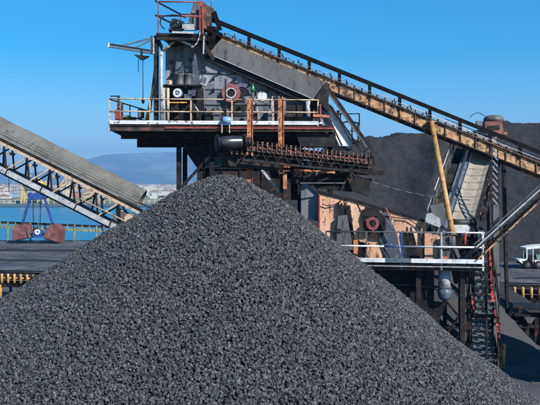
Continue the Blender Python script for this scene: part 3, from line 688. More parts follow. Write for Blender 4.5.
rc.part('red_bar', 'orange', B().bar(TF.at(313, 115.5, -.1), TF.at(329, 116.5, -.1), .1, .12)); rc.part('red_bar', 'red', B().bar(TF.at(320.5, 104, -.1), TF.at(320.5, 121, -.1), .07, .07))
rc.part('red_bar', 'red', B().bar(TF.at(314, 121, .0), TF.at(314, 110, .0), .07, .07))
rc.part('flap', 'dark', B().prism([TF.at(296, 133, .2), TF.at(320, 128, .2), TF.at(331, 136, .2), TF.at(338, 147, .2), TF.at(300, 146, .2)], ins * .5))
rc.part('drum_end', 'greylight', B().tube(TF.at(326.5, 132, .12), TF.at(326.5, 132, .3), .08, 12))
bp_ = Thing('inspection_landing', 'small railed landing at the top of the slanting chute against the sky', 'landing', TF.at(350, 142, 1.5))
bp_.part('deck', 'dark', B().prism([TF.at(337, 141, 1.4), TF.at(360, 141, 1.4), TF.at(360, 141, 1.4) + ins * 1.2, TF.at(337, 141, 1.4) + ins * 1.2], (0, 0, -.08)))
for x, y0 in ((338, 112), (340.5, 113), (359.3, 113.5)): bp_.part('post', 'dark' if x < 350 else 'grey', B().bar(TF.at(x, y0, 1.4), TF.at(x, 141, 1.4), .06, .06))
for x, y0 in ((352, 122), (358, 123)): bp_.part('post', 'dark', B().bar(TF.at(x, y0, 1.3), TF.at(x, 141, 1.3), .07, .07))
bp_.part('rail', 'grey', B().bar(TF.at(339, 113.8, 1.4), TF.at(359.5, 113.8, 1.4), .05, .05))
bp_.part('rail', 'dark', B().path([TF.at(x, y, 1.3) for x, y in ((342, 123), (346, 121.8), (352, 121.8), (358.5, 123.2))], .045))
for y in (131,): bp_.part('rail', 'dark', B().bar(TF.at(345, y, 1.3), TF.at(359, y, 1.3), .04, .04))
bp_.part('bracket', 'dark', B().bar(TF.at(338, 110.5, 1.3), TF.at(338, 116, 1.3), .14, .10))

# ================================================================ DISCHARGE CONVEYOR over the pile
dA = P(222, 143, 31.0); dB = P(372, 160, 34.6)
dc = Thing('discharge_conveyor', 'rust streaked conveyor with rows of small idler brackets discharging onto the pile', 'conveyor', V((dA.lerp(dB, .5).x, dA.lerp(dB, .5).y, 9)))
du = (dB - dA).normalized(); dv = V((0, 0, 1)).cross(du).normalized()
if dv.y < 0: dv = -dv
Ld = (dB - dA).length
def dp_(s, v=0.0, z=0.0): return dA + du * s + dv * v + V((0, 0, z))
for v in (0, 1.25):
    dc.part('side_channel', 'darkrust', B().ibeam(dp_(.9, v, -.10), dp_(Ld, v, -.10), .08, .20))
    dc.part('lower_chord', 'dark', B().bar(dp_(.9, v, -.62), dp_(Ld, v, -.62), .08, .10))
dc.part('belt', 'belt', B().prism([dp_(.3, .1, .14), dp_(Ld + .1, .1, .14), dp_(Ld + .1, 1.15, .14), dp_(.3, 1.15, .14)], (0, 0, -.02)))
dc.part('return_belt', 'belt', B().prism([dp_(.3, .1, -.34), dp_(Ld + .1, .1, -.34), dp_(Ld + .1, 1.15, -.34), dp_(.3, 1.15, -.34)], (0, 0, -.02)))
fu = frame_m((0, 0, 0), du, dv)
nI = int((Ld - 1.1) / .235)
dc.copies('idler_bracket', 'darkrust', B().bar((0, -.07, -.16), (0, -.07, .20), .055, .05).bar((-.05, -.07, .21), (.05, -.07, .21), .07, .04), [Matrix.Translation(dp_(1.15 + .235 * k)) @ fu for k in range(nI)])
dc.copies('idler_cap', 'red', B().tube((0, -.12, -.02), (0, -.02, -.02), .04, 8), [Matrix.Translation(dp_(1.27 + .235 * k, 0, .02 * (k % 2))) @ fu for k in range(0, nI - 3, 2)])
dc.copies('idler', 'dark', B().tube((0, 0, .06), (0, 1.25, .06), .055, 8), [Matrix.Translation(dp_(1.27 + .47 * k)) @ fu for k in range(nI // 2)])
dc.copies('return_idler', 'orange', B().bar((0, -.05, -.07), (0, -.05, .07), .07, .05), [Matrix.Translation(dp_(.42 + .24 * k, 0, -.34)) @ fu for k in range(5)])
dc.copies('lattice', 'dark', B().bar((-.26, 0, -.52), (.0, 0, -.1), .04, .04).bar((.26, 0, -.52), (.0, 0, -.1), .04, .04), [Matrix.Translation(dp_(1.3 + .55 * k, v)) @ fu for k in range(int((Ld - 1.2) / .55)) for v in (.0, 1.25)])
dc.part('stripe', 'brownrust', B().bar(dp_(1.7, -.06, -.07), dp_(Ld - .4, -.06, -.05), .03, .05))
dc.part('side_pan', 'dark', B().prism([dp_(.2, .3, -.35), dp_(2.9, .3, -.4), dp_(2.9, .3, -.9), dp_(.5, .3, -.9)], dv * .7))
# drum at the discharge end (long axis across the picture)
ca = P(218.5, 143, 30.8); cb_ = P(246, 142, 31.2); ad = (cb_ - ca).normalized()
dr = dc.part('head_drum', 'rubber', B().lathe(ca, ad, [(.0, .22), (.10, .24), (.14, .26), (.55, .285), (.95, .265), (1.0, .26)], 26))
dc.part('drum_flange', 'dark', B().lathe(ca - ad * .10, ad, [(0, .26), (.02, .36), (.08, .36), (.10, .28)], 24), dr)
dc.part('drum_flange', 'dark', B().lathe(cb_ - ad * .14, ad, [(0, .26), (.02, .34), (.10, .34), (.12, .3)], 24), dr)
dc.part('bearing', 'dark', B().lathe(cb_ - ad * .02, ad, [(0, .2), (.2, .2), (.22, .1)], 14), dr)
# lower tangle of service beams
for x0, y0, x1, y1, d_, m_, w_ in ((283, 166, 380, 172, 34, 'dark', .14), (283, 166.5, 290, 166.5, 33, 'orange', .10), (294, 169.5, 335, 172.5, 33.6, 'orange', .09), (283, 171, 290, 171, 33, 'orange', .07), (330, 172, 384, 173, 34.6, 'dark', .22),
                                (285, 178, 372, 180, 34.5, 'dark', .12), (300, 186, 370, 190, 34.5, 'dark', .14), (318, 182, 352, 168, 34.3, 'dark', .09), (352, 168, 340, 192, 34.3, 'dark', .09), (300, 160, 305, 180, 33.8, 'dark', .10), (296, 183, 318, 165, 34.0, 'dark', .07), (322, 158, 316, 176, 33.9, 'grey', .06), (300, 183, 345, 183, 33.5, 'grey', .05)):
    dc.part('service_beam', m_, B().bar(P(x0, y0, d_), P(x1, y1, d_), w_, w_))
for k_ in range(26):
    x0 = 288 + rg.random() * 82; y0 = 163 + rg.random() * 24; dx = rg.uniform(-12, 12); dy = rg.uniform(-9, 9)
    dc.part('service_pipe', rg.choice(['dark', 'dark', 'dark', 'grey', 'darkrust']), B().tube(P(x0, y0, 34.6), P(x0 + dx, y0 + dy, 35.4), rg.uniform(.025, .06), 7))
dc.part('tail_box', 'dark', B().prism([P(345, 160, 34.8), P(374, 156, 34.8), P(376, 172, 34.8), P(350, 174, 34.8)], (0, 1.2, 0)))
dc.part('wedge_plate', 'dark', B().prism([P(346, 176, 34.2), P(370, 180, 34.2), P(369, 196, 34.2), P(352, 190, 34.2)], (0, .8, 0)))
dc.part('under_frame', 'dark', B().prism([P(286, 164, 36), P(345, 166, 36), P(352, 192, 36), P(300, 186, 36)], (0, .5, 0)))
dc.part('guard_hoop', 'dark', B().path([P(x, y, 34.4) for x, y in ((365, 162), (364, 152), (367, 148), (371, 150), (371.5, 158))], .035))
dc.part('cable', 'grey', B().path(sag(P(356, 176, 34.8), P(470, 200, 34.2), .25), .028))
# orange posts
for i_, (x, y0, d_, xb) in enumerate(((250.3, 100.5, 32.6, 248), (281, 99.5, 33.2, 282))):
    T = Thing('orange_post', ['orange painted steel post crossing the handrail beside the black drum', 'orange painted steel post crossing the handrail right of the signal lamp'][i_], 'post', G(xb, d_))
    hi = P(x, y0, d_); lo = G(xb, d_); mid = hi.lerp(lo, .27 if i_ else .4)
    T.part('upper_shaft', 'orange', B().bar(mid, hi, .215, .03, (0, 1, 0), (0, 0)).bar(mid, hi, .03, .15, (0, 1, 0), (-.115, 0)).bar(mid, hi, .03, .15, (0, 1, 0), (.115, 0)))
    T.part('lower_shaft', 'dark' if i_ else 'orange', B().bar(lo, mid, .21, .15, (0, 1, 0)))
    T.part('top_fork', 'orange', B().bar(hi + V((-.08, 0, 0)), hi + V((-.10, 0, .16)), .05, .1).bar(hi + V((.08, 0, 0)), hi + V((.06, 0, .12)), .05, .1))
    for k in range(4): T.part('bolt', 'dark', B().tube(hi - V((.04 * (k % 2), .11, .35 + .5 * k)), hi - V((.04 * (k % 2), .07, .35 + .5 * k)), .028, 8))
    if i_: T.part('lower_plate', 'orange', B().bar(P(285, 173, 33), P(285, 189, 33), .17, .1, (0, 1, 0)), label='peeling orange plate low on the post')

# ================================================================ LOWER PLATFORM
LF = Frame(P(340, 150, 32.4), -9.0)
lin = LF.v
LZ = LF.at(340, 261.5).z
def lp(px, v=0.0, z=None):
    p = LF.at(px, 240, v); return V((p.x, p.y, LZ if z is None else z))
lo = Thing('lower_platform', 'lower walkway platform with white handrails and thick white toe board at right', 'platform', lp(410, 2, 0))
lo.part('deck', 'dark', B().prism([lp(322), lp(485), lp(485) + lin * 5.0, lp(322) + lin * 5.0], (0, 0, -.06)))
lo.part('edge_beam', 'dark', B().ibeam(lp(322, .02) - V((0, 0, .2)), lp(485, .02) - V((0, 0, .2)), .14, .24))
lo.part('edge_strip', 'greylight', B().bar(lp(330, -.09, LZ - .15), lp(485, -.09, LZ - .15), .03, .035))
rh = LF.at(340, 231.6).z - LZ; rm = LF.at(340, 245.7).z - LZ
posts = [lp(x, .03) for x in (326, 366.5, 401.5, 441.5, 483)]
for i, p in enumerate(posts): lo.part('post', ('grey', 'grey', 'blue', 'greylight', 'white')[i], B().bar(p - V((0, 0, .3)), p + V((0, 0, rh)), .07, .07, lin))
lo.part('rail', 'grey', B().tube(posts[0] + V((0, 0, rh)), posts[3] + V((0, 0, rh)), .032, 8)); lo.part('rail', 'white', B().tube(posts[3] + V((0, 0, rh)), posts[4] + V((0, 0, rh)), .035, 8))
lo.part('mid_rail', 'white', B().tube(posts[0] - lin * .07 + V((0, 0, rm)), lp(384, -.04) + V((0, 0, rm)), .042, 10))
lo.part('mid_rail', 'blue', B().tube(lp(384, -.04) + V((0, 0, rm)), lp(404, -.04) + V((0, 0, rm)), .042, 10))
lo.part('mid_rail', 'white', B().tube(lp(404, -.04) + V((0, 0, rm)), posts[4] - lin * .07 + V((0, 0, rm)), .042, 10))
for x0, x1, m_ in ((326, 385, 'white'), (385.2, 411, 'bluesteel'), (411.2, 484, 'white')):
    lo.part('toe_board', m_, B().bar(lp(x0, -.06, LZ + .09), lp(x1, -.06, LZ + .09), .04, .18))
# right end rail going back
e0 = lp(484.5, .05); e1_ = e0 + lin * 3.2
for k in (1, 2, 3): lo.part('post', 'greylight', B().bar(e0 + lin * k, e0 + lin * k + V((0, 0, rh)), .06, .06))
for q in (rh, rm): lo.part('rail', 'greylight', B().tube(e0 + V((0, 0, q)), e1_ + V((0, 0, q)), .032, 8))
for x, v in ((345, .4), (380, .4), (418, .4), (462, .4), (380, 4.6), (425, 4.6), (478, 4.6)):
    p = lp(x, v); lo.part('column', 'dark', B().ibeam(V((p.x, p.y, 0)), V((p.x, p.y, LZ - .33)), .22, .22, .03, (0, 1, 0)))
for x0, y0, x1, y1 in ((445, 300, 470, 330), (470, 300, 446, 335), (430, 327, 472, 328), (455, 292, 471, 311), (454, 340, 470, 326)):
    lo.part('brace', 'dark', B().bar(LF.at(x0, y0, 1.2), LF.at(x1, y1, 1.2), .09, .09))
# big dark bin under the platform
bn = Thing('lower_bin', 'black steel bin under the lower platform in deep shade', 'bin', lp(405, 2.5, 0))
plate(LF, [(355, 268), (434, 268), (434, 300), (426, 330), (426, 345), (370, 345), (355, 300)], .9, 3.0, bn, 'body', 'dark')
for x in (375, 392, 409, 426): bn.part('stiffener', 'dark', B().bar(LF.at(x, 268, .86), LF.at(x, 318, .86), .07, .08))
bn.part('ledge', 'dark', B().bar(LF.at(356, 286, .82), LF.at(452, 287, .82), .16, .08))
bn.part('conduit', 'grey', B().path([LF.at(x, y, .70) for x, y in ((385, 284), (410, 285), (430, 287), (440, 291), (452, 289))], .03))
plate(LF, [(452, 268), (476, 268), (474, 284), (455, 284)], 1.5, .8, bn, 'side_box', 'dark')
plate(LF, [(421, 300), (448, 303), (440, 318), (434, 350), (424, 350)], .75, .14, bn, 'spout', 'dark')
cy_ = Thing('down_pipe', 'pale blue grey round duct with rounded elbow under the lower platform', 'duct', LF.at(444, 300, .6))
a = LF.at(444.5, 268, .55)
cy_.part('duct', 'greylight', B().tube(a, LF.at(444.5, 289, .55), .26, 18)); cy_.part('elbow', 'bluesteel', B().lathe(LF.at(444.5, 288, .55), (0, 0, -1), [(0, .27), (.18, .31), (.4, .27), (.55, .12)], 16))
cy_.part('collar', 'grey', B().ring(LF.at(444.5, 287.5, .55), (0, 0, 1), .25, .30, .06, 18))

# peach housing on the lower platform
ph = Thing('peach_housing', 'peach painted lower screen housing with sloping top edge and black stained plates', 'machine housing', lp(380, 2, LZ))
PV = 1.25
def ptop(x): return interp(x, [(318, 193.0), (322, 193.5), (360, 203), (424, 221.5), (425, 232), (442, 237)])
pxs = [319.5, 351, 388, 423.8]
for i, (x0, x1) in enumerate(zip(pxs[:-1], pxs[1:])):
    o_ = .015 if i % 2 else 0
    q = [LF.at(x0 + .12, ptop(x0), PV + o_), LF.at(x1 - .12, ptop(x1), PV + o_)]
    ph.part('wall_panel', 'peach', B().prism(q + [V((*q[1].xy, LZ + .01)), V((*q[0].xy, LZ + .01))], lin * .06))
q = [LF.at(424.6, 231.5, PV - .25), LF.at(440, 236.5, PV - .25)]
ph.part('end_panel', 'peach', B().prism(q + [V((*q[1].xy, LZ + .01)), V((*q[0].xy, LZ + .01))], lin * .9))
q = [LF.at(x, ptop(x) + .3, PV + .08) for x in (320, 360, 423.5)]
ph.part('shell', 'dark', B().prism(q + [V((*q[2].xy, LZ + .02)), V((*q[0].xy, LZ + .02))], lin * 2.8))
ph.part('corner_strip', 'red', B().bar(LF.at(319.3, 194, PV - .05), LF.at(319.3, 232, PV - .05), .06, .08))
ph.copies('rivet', 'dark', B().tube((0, -.02, 0), (0, .01, 0), .024, 8), [Matrix.Translation(LF.at(x + rg.uniform(-1, 1), y + rg.uniform(-1, 1), PV)) for x in range(323, 423, 9) for y in range(200, 262, 11) if y > ptop(x) + 4])
ph.part('top_edge', 'dark', B().bar(LF.at(318, 192, PV + .1), LF.at(352, 200, PV + .1), .3, .12).bar(LF.at(352, 200, PV + .1), LF.at(425, 221, PV + .1), .3, .10))
# discharge brackets
plate(LF, [(338, 216), (347, 215), (353, 250), (336, 250)], PV - .3, .28, ph, 'tapered_bracket', 'grey')
for x in (338.5, 341.5, 345): ph.part('lug', 'dark', B().bar(LF.at(x, 203, PV - .12), LF.at(x, 215, PV - .12), .08, .10))
plate(LF, [(346, 206), (350, 205), (356, 250), (352, 262), (349, 240)], PV - .06, .05, ph, 'side_bar', 'dark')
ph.part('eye', 'dark', B().ring(LF.at(339, 231, PV - .33), lin, .05, .11, .04, 14))
plate(LF, [(353, 240), (366, 243), (367, 262), (353, 262)], PV - .08, .06, ph, 'opening', 'dark')
ph.part('upright', 'orange', B().bar(LF.at(355.5, 240, PV - .2), LF.at(355.5, 261, PV - .2), .2, .12))
plate(LF, [(381, 212), (388, 214), (397, 234), (402, 262), (388, 262), (379, 240)], PV - .07, .05, ph, 'wear_plate', 'housedark')
plate(LF, [(365, 207), (377, 209), (385, 217), (386, 230), (380, 239), (371, 238), (364, 228), (362, 216)], PV - .13, .05, ph, 'dark_plate', 'dark')
a = LF.at(372.5, 223.5, PV - .4); kk = 32.5 / F
wh = ph.part('red_wheel', 'pinkred', B().ring(a, lin, 3.6 * kk, 6.6 * kk, .14, 22)); ph.part('wheel_hub', 'dark', B().tube(a + lin * .02, a + lin * .3, 4 * kk, 16), wh); ph.part('hub_cap', 'dark', B().tube(a - lin * .04, a + lin * .02, 1.6 * kk, 12), wh)
for x0, y0, x1, y1, m_ in ((355, 200, 366, 222, 'dark'), (366, 219, 374.5, 233, 'pinkred'), (374.5, 233, 392, 262, 'dark'), (385.5, 207, 392, 219, 'pinkred'), (392, 219, 399, 232, 'tan')):
    ph.part('link_bar', m_, B().bar(LF.at(x0, y0, PV - .55), LF.at(x1, y1, PV - .55), .09, .06))
plate(LF, [(404, 232), (413, 231), (421, 262), (410, 262)], PV - .2, .16, ph, 'tapered_bracket', 'dark')
for x in (407, 411): ph.part('lug', 'dark', B().bar(LF.at(x, 227, PV - .2), LF.at(x, 235, PV - .2), .07, .1))
ph.part('corner_strip', 'ochre', B().bar(LF.at(421.5, 222, PV - .08), LF.at(421.5, 262, PV - .08), .07, .08))
ph.part('hose', 'dark', B().path([LF.at(x, y, PV - .1) for x, y in ((322, 204), (328, 206), (336, 204), (343, 199))], .022))
ph.part('hose', 'dark', B().path([LF.at(x, y, PV - .1) for x, y in ((386, 216), (398, 218), (408, 219), (416, 224), (420, 229))], .022))

plt_ = Thing('leaning_plate', 'blue grey steel plate standing left of the peach housing', 'plate', LF.at(310, 225, 1.5))
plate(LF, [(301, 184), (309, 183), (319, 192), (319, 222), (301, 216)], 1.6, .1, plt_, 'sheet', 'house')
plt_.part('prop', 'dark', B().bar(LF.at(303, 190, 1.75), LF.at(303, 240, 1.75), .1, .1)); plt_.part('edge_bar', 'dark', B().bar(LF.at(309, 183, 1.5), LF.at(319.5, 192.5, 1.5), .08, .08))

gc = Thing('grey_transfer_box', 'pale grey box end with dark sloping cover right of the peach housing', 'chute', LF.at(430, 232, 1.0))
plate(LF, [(426.5, 214), (432, 213), (440, 219), (441, 228), (425, 222)], .9, .5, gc, 'end_box', 'greylight')
plate(LF, [(430, 206), (444, 203), (446, 222), (441, 229), (440, 219), (432, 213)], 1.0, .8, gc, 'cover', 'grey')
gc.part('beam', 'dark', B().bar(LF.at(441, 226, .9), LF.at(452, 234, .9), .15, .12))
for x, m_, w_ in ((443.5, 'grey', .24), (447.5, 'grey', .14)):
    gc.part('upright', m_, B().bar(LF.at(x, 236, .8), LF.at(x, 262, .8), w_, .14, (0, 1, 0)))
gc.part('red_block', 'orange', B().bar(LF.at(445, 256.5, .6), LF.at(445, 261, .6), .24, .1, (0, 1, 0)))
gc.part('strut', 'grey', B().bar(LF.at(450, 236, .7), LF.at(461, 262, .7), .18, .14)); gc.part('strut', 'grey', B().bar(LF.at(462, 261, .5), LF.at(497, 226, .3), .12, .16))
gc.part('red_pipe', 'redrag', B().tube(LF.at(465.5, 234, .6), LF.at(464.5, 249, .6), .055, 8)); gc.part('red_pipe', 'redrag', B().tube(LF.at(457, 232.5, .6), LF.at(467, 234, .6), .03, 8))
plate(LF, [(452, 236), (482, 238), (480, 262), (456, 262)], 2.4, .5, gc, 'back_box', 'dark')
for x0, y0, x1, y1 in ((470, 262, 484, 240), (476, 262, 488, 244), (455, 240, 470, 250)):
    gc.part('strut', 'dark', B().bar(LF.at(x0, y0, 1.2), LF.at(x1, y1, 1.2), .1, .1))

# ================================================================ SECOND CONVEYOR (pale belt, rising away)
s0 = P(457.5, 236, 33.6); s1 = P(487, 138, 39.6)
sd_ = (s1 - s0).normalized(); sx = V((1, 0, 0)); sn = sx.cross(sd_).normalized(); Ls = (s1 - s0).length
sc2 = Thing('inclined_feed_conveyor', 'steep conveyor with pale dusty belt rising away between a side stair and dark truss', 'conveyor', s0.lerp(s1, .5) * 1)
def sp_(s, x=0.0, n=0.0): return s0 + sd_ * s + sx * x + sn * n
bw = .52
segs = 14; b = B()
for k in range(2, segs):
    a0 = Ls * k / segs; a1 = a0 + Ls / segs * .985
    prof = [(-bw, .10), (-bw * .55, .01), (bw * .55, .01), (bw, .10)]
    b = B(); vs = [sp_(a0, x, n + .022) for x, n in prof] + [sp_(a1, x, n) for x, n in prof]
    vs += [p - sn * .03 for p in vs]
    b.add(vs, [(0, 1, 5, 4), (1, 2, 6, 5), (2, 3, 7, 6), (8, 12, 13, 9), (9, 13, 14, 10), (10, 14, 15, 11), (0, 4, 12, 8), (3, 11, 15, 7), (0, 8, 9, 1), (1, 9, 10, 2), (2, 10, 11, 3), (4, 5, 13, 12), (5, 6, 14, 13), (6, 7, 15, 14)])
    sc2.part('belt_section', 'beltsand', b)
sc2.part('roller', 'belt', B().tube(sp_(Ls * .115, -.5, .02), sp_(Ls * .115, .5, .02), .16, 14))
sc2.part('tail_plate', 'greylight', B().prism([sp_(.2, -.45), sp_(.2, .45), sp_(.95, .45), sp_(.95, -.45)], sn * .03))
for x in (-.66, .66): sc2.part('stringer', 'bluesteel' if x < 0 else 'dark', B().bar(sp_(0, x, -.02), sp_(Ls * 1.0, x, -.02), .14, .26, sn))
sc2.part('stringer', 'bluesteel', B().bar(sp_(0, -.95, -.1), sp_(Ls * 1.0, -.95, -.1), .10, .20, sn)); sc2.part('walkway', 'dark', B().bar(sp_(0, -1.2, -.15), sp_(Ls * 1.0, -1.2, -.15), .5, .05, sn))
for k in range(8):
    a0 = Ls * (.05 + k / 8); sc2.part('rail_post', 'grey', B().bar(sp_(a0, -1.45, -.1), sp_(a0, -1.45, -.1) + V((0, 0, 1.0)), .045, .045))
for h in (1.0, .55): sc2.part('rail', 'greylight' if h == 1 else 'grey', B().tube(sp_(Ls * .05, -1.45, -.1) + V((0, 0, h)), sp_(Ls * 1.0, -1.45, -.1) + V((0, 0, h)), .028, 8))
# truss on the right side
for h in (-.75, .0): sc2.part('chord', 'dark', B().bar(sp_(0, .98, h), sp_(Ls * 1.0, .98, h), .14, .14, sn))
tn = 14
sc2.copies('lattice', 'darkrust', B().bar((0, 0, 0), (0, Ls / tn, .75), .07, .07), [frame_m(sp_(Ls / tn * k, .98, -.75), sx, sd_) for k in range(0, tn + 1, 2)])
sc2.copies('lattice', 'dark', B().bar((0, Ls / tn, 0), (0, 0, .75), .07, .07), [frame_m(sp_(Ls / tn * k, .98, -.75), sx, sd_) for k in range(1, tn + 1, 2)])
for k in (.10, .55, 1.0):
    for x in (-.66, .98):
        p = sp_(Ls * k, x, -.5); sc2.part('leg', 'dark', B().bar(V((p.x + (.25 if x > 0 else 0), p.y, 0)), p, .15, .15))
# top drum housing in rust red
th_ = Thing('rusty_drum_hood', 'rust red hood with pale rounded top where the two conveyors cross', 'hood', P(494, 135, 40.8))
a = P(485.5, 131, 40.4)
th_.part('body', 'bucket', B().prism([P(485.5, 133, 40.2), P(485, 121.5, 40.2), P(502, 121, 40.2), P(503.5, 132, 40.2)], (0, 1.3, 0)))
th_.part('cap', 'grey', B().lathe(P(493.6, 121.8, 40.8) , (0, 0, 1), [(0, .56), (.16, .54), (.32, .44), (.36, .2)], 20))
th_.part('opening', 'dark', B().prism([P(488, 126, 40.15), P(499, 125, 40.15), P(500, 129, 40.15), P(488.5, 130, 40.15)], (0, .04, 0)))
th_.part('base', 'darkrust', B().bar(P(484, 134, 40.4), P(505, 134, 40.4), .9, .14))
p = P(494, 135, 40.8)
for dx in (-.45, .45): th_.part('leg', 'dark', B().bar(V((p.x + dx + .3, p.y, 0)), V((p.x + dx, p.y, p.z)), .14, .14))
th_.part('arc_cable', 'dark', B().path([P(470 + 6 * t_, 117 - 4.2 * math.sin(t_ / 2.6 * math.pi), 40.2) for t_ in (0, .4, .8, 1.2, 1.6, 2.0, 2.4)], .02))
solo('small_cabinet', 'small dark cabinet beside the rust red hood', 'cabinet', 'bluesteel', B().bar(P(479, 126, 40.0), P(479, 121, 40.0), .3, .25), P(479, 126, 40.0))

# grey lattice mast at the right
gm = Thing('lattice_mast', 'grey green upright mast at the right with lattice upper part beside the stairs', 'mast', G(494, 33.2))
a = G(496, 33.2); b_ = P(495.5, 205, 33.2)
gm.part('shaft', 'grey', B().bar(a, b_, .26, .2, (0, 1, 0))); c_ = P(495.5, 148, 34.5)
for dx in (-.13, .13): gm.part('upper_chord', 'dark', B().bar(b_ + V((dx, .1, 0)), c_ + V((dx, .1, 0)), .06, .06))
nl = 9
for k in range(nl):
    p_ = (b_ + V((0, .1, 0))).lerp(c_ + V((0, .1, 0)), k / nl); q_ = (b_ + V((0, .1, 0))).lerp(c_ + V((0, .1, 0)), (k + 1) / nl); s_ = 1
    gm.part('lacing', 'greylight', B().bar(p_ + V((.12 * s_, -.03, 0)), q_ + V((-.12 * s_, -.03, 0)), .05, .05))
for z in (5.9, 4.4, 2.2): gm.part('collar', 'dark', B().bar(G(496, 33.2, z), G(496, 33.2, z + .1), .34, .28, (0, 1, 0)))

# thin conveyor running up to the right edge
tc = Thing('slim_conveyor', 'slim dark stacker arm with pale rails rising to the right edge of the view', 'conveyor', P(520, 200, 32))
a0 = P(474, 250, 31.6); a1 = P(600, 137, 31.0)
td = (a1 - a0).normalized()
p = G(604, 30.5); tc.part('unseen_shade_box', 'dark', B().prism([p + V((-1.6, 0, 1.2)), p + V((3.4, 0, 1.2)), p + V((3.8, 0, 4.4)), p + V((-.6, 0, 4.4))], (0, 3.4, 0)))  # unseen box on legs, added out of view to cast shadow on the ground
for dx in (-.9, 3.0):
    for dy in (.2, 3.2): tc.part('leg', 'dark', B().bar(p + V((dx, dy, 0)), p + V((dx, dy, 1.3)), .2, .2))
tc.part('belt', 'belt', B().bar(a0, a1, .55, .07)); tc.part('rail', 'greylight', B().bar(a0 + V((0, -.3, .14)), a1 + V((0, -.3, .16)), .05, .06)); tc.part('rail', 'grey', B().bar(a0 + V((0, .3, .14)), a1 + V((0, .3, .14)), .05, .05))
tc.part('lower_chord', 'ochre', B().bar(a0 + V((.1, -.28, -.36)), a0.lerp(a1, .62) + V((0, -.28, -.30)), .07, .07)); tc.part('lower_chord', 'dark', B().bar(a0 + V((.1, .28, -.36)), a1 + V((0, .28, -.30)), .08, .10))
for k in range(16):
    t_ = k / 16; p_ = a0.lerp(a1, t_); tc.part('web', 'dark', B().bar(p_ + V((0, -.27, .12)), a0.lerp(a1, t_ + 1 / 32) + V((0, -.27, -.33)), .035, .04))
p = a0.lerp(a1, .85); tc.part('leg', 'dark', B().bar(V((p.x, p.y, 0)), p, .15, .15)); p = a0.lerp(a1, .04); tc.part('leg', 'dark', B().bar(V((p.x, p.y, LZ)), p, .1, .1))

# ================================================================ STAIRS
st = Thing('stair_tower', 'steep dark steel stair with pale treads and red netting on its right rail', 'stairs', G(484, 33.6))
SY = 33.0
def sq_(x, y, v=0.0): return P(x, y, SY + v)
# upper and lower flight as real inclined stairs, seen nearly edge on from the front
fl = [((470, 366), (472.5, 316), 22.5, 23.5, 0.0), ((472.5, 316), (474, 268), 20, 19, .0)]
zt = [P(0, y, SY).z for y in (368, 316, 264)]
for f_, (z0, z1) in enumerate(zip(zt[:-1], zt[1:])):
    z0 = max(z0, .0); n_ = 9 if f_ == 0 else 8
    y0 = SY - .2 + .0 * f_; y1 = y0 + (z1 - z0) * .28
    xl = (470.5, 472.5, 474.5); xr = (497, 494.5, 491)
    X0l, X1l, X0r, X1r = [G(x, SY).x for x in (xl[f_], xl[f_ + 1], xr[f_], xr[f_ + 1])]
    for a_, b2 in (((X0l, y0, z0), (X1l, y1, z1)), ((X0r, y0, z0), (X1r, y1, z1))): st.part('stringer', 'dark', B().bar(a_, b2, .07, .22, (0, 1, 0)))
    for k in range(n_):
        t_ = (k + .6) / n_; z = z0 + (z1 - z0) * t_; y = y0 + (y1 - y0) * t_
        xl_ = X0l + (X1l - X0l) * t_ + .04; xr_ = X0r + (X1r - X0r) * t_ - .04
        st.part('tread', 'grey', B().prism([(xl_, y - .12, z), (xr_, y - .12, z), (xr_, y + .12, z), (xl_, y + .12, z)], (0, 0, -.035)))
        st.part('riser', 'bluesteel', B().prism([(xl_, y + .13, z - .02), (xr_, y + .13, z - .02), (xr_, y + .13, z + .13), (xl_, y + .13, z + .13)], (0, .02, 0)))
    for side, (Xa, Xb) in ((-1, (X0l, X1l)), (1, (X0r, X1r))):
        for h in (.95, .5):
            st.part('rail', 'dark', B().tube(V((Xa + side * .05, y0 - .3, z0 + h)), V((Xb + side * .05, y1 - .3, z1 + h)), .028, 8))
        for t_ in (.05, .5, .95):
            st.part('rail_post', 'dark', B().bar(V((Xa + (Xb - Xa) * t_ + side * .05, y0 + (y1 - y0) * t_ - .3, z0 + (z1 - z0) * t_ - .05)), V((Xa + (Xb - Xa) * t_ + side * .05, y0 + (y1 - y0) * t_ - .3, z0 + (z1 - z0) * t_ + .97)), .04, .04))
    if f_ == 0: st.part('landing', 'dark', B().prism([(X1l - .1, y1 - .4, z1), (X1r + .15, y1 - .4, z1), (X1r + .15, y1 + .6, z1), (X1l - .1, y1 + .6, z1)], (0, 0, -.08)))
for x, yt in ((467.5, 240), (498.5, 316), (469, 268), (486.5, 262)):
    st.part('column', 'dark', B().bar(G(x, SY - .15), V((G(x, SY - .15).x, SY - .15, P(x, yt, SY).z)), .09, .09))
# handrail of the upper flight to the deck, with upper cage
for k in range(7):
    z = LZ - .15 - k * .33; st.part('cross_bar', 'dark', B().bar(P(476, 0, 32.3).xy.to_3d() + V((0, 0, z)), P(490, 0, 32.3).xy.to_3d() + V((0, 0, z)), .03, .03))
for a, b_ in (((488, 236), (491, 262)), ((491, 262), (494, 300)), ((484, 262), (487, 316))): st.part('rail', 'dark', B().tube(P(*a, 32.2), P(*b_, 32.4), .035, 8))
net = Thing('red_netting', 'torn bright red netting tied down the right rail of the stairs', 'netting', G(494, 32.4))
rr_ = random.Random(21)
def rag(x0, y0, x1, y1, w_, n_):
    b = B(); pts = []
    for k in range(n_ + 1):
        t_ = k / n_; x = x0 + (x1 - x0) * t_; y = y0 + (y1 - y0) * t_; ww = w_ * rr_.uniform(.35, 1.1)
        pts.append((P(x - ww + rr_.uniform(-.5, .5), y, 32.1 + rr_.uniform(-.05, .05)), P(x + ww + rr_.uniform(-.5, .5), y + rr_.uniform(-.8, .8), 32.1 + rr_.uniform(-.05, .05))))
    for (a, b1), (c, d) in zip(pts[:-1], pts[1:]): b.prism([a, b1, d, c], (0, .02, 0))
    return b
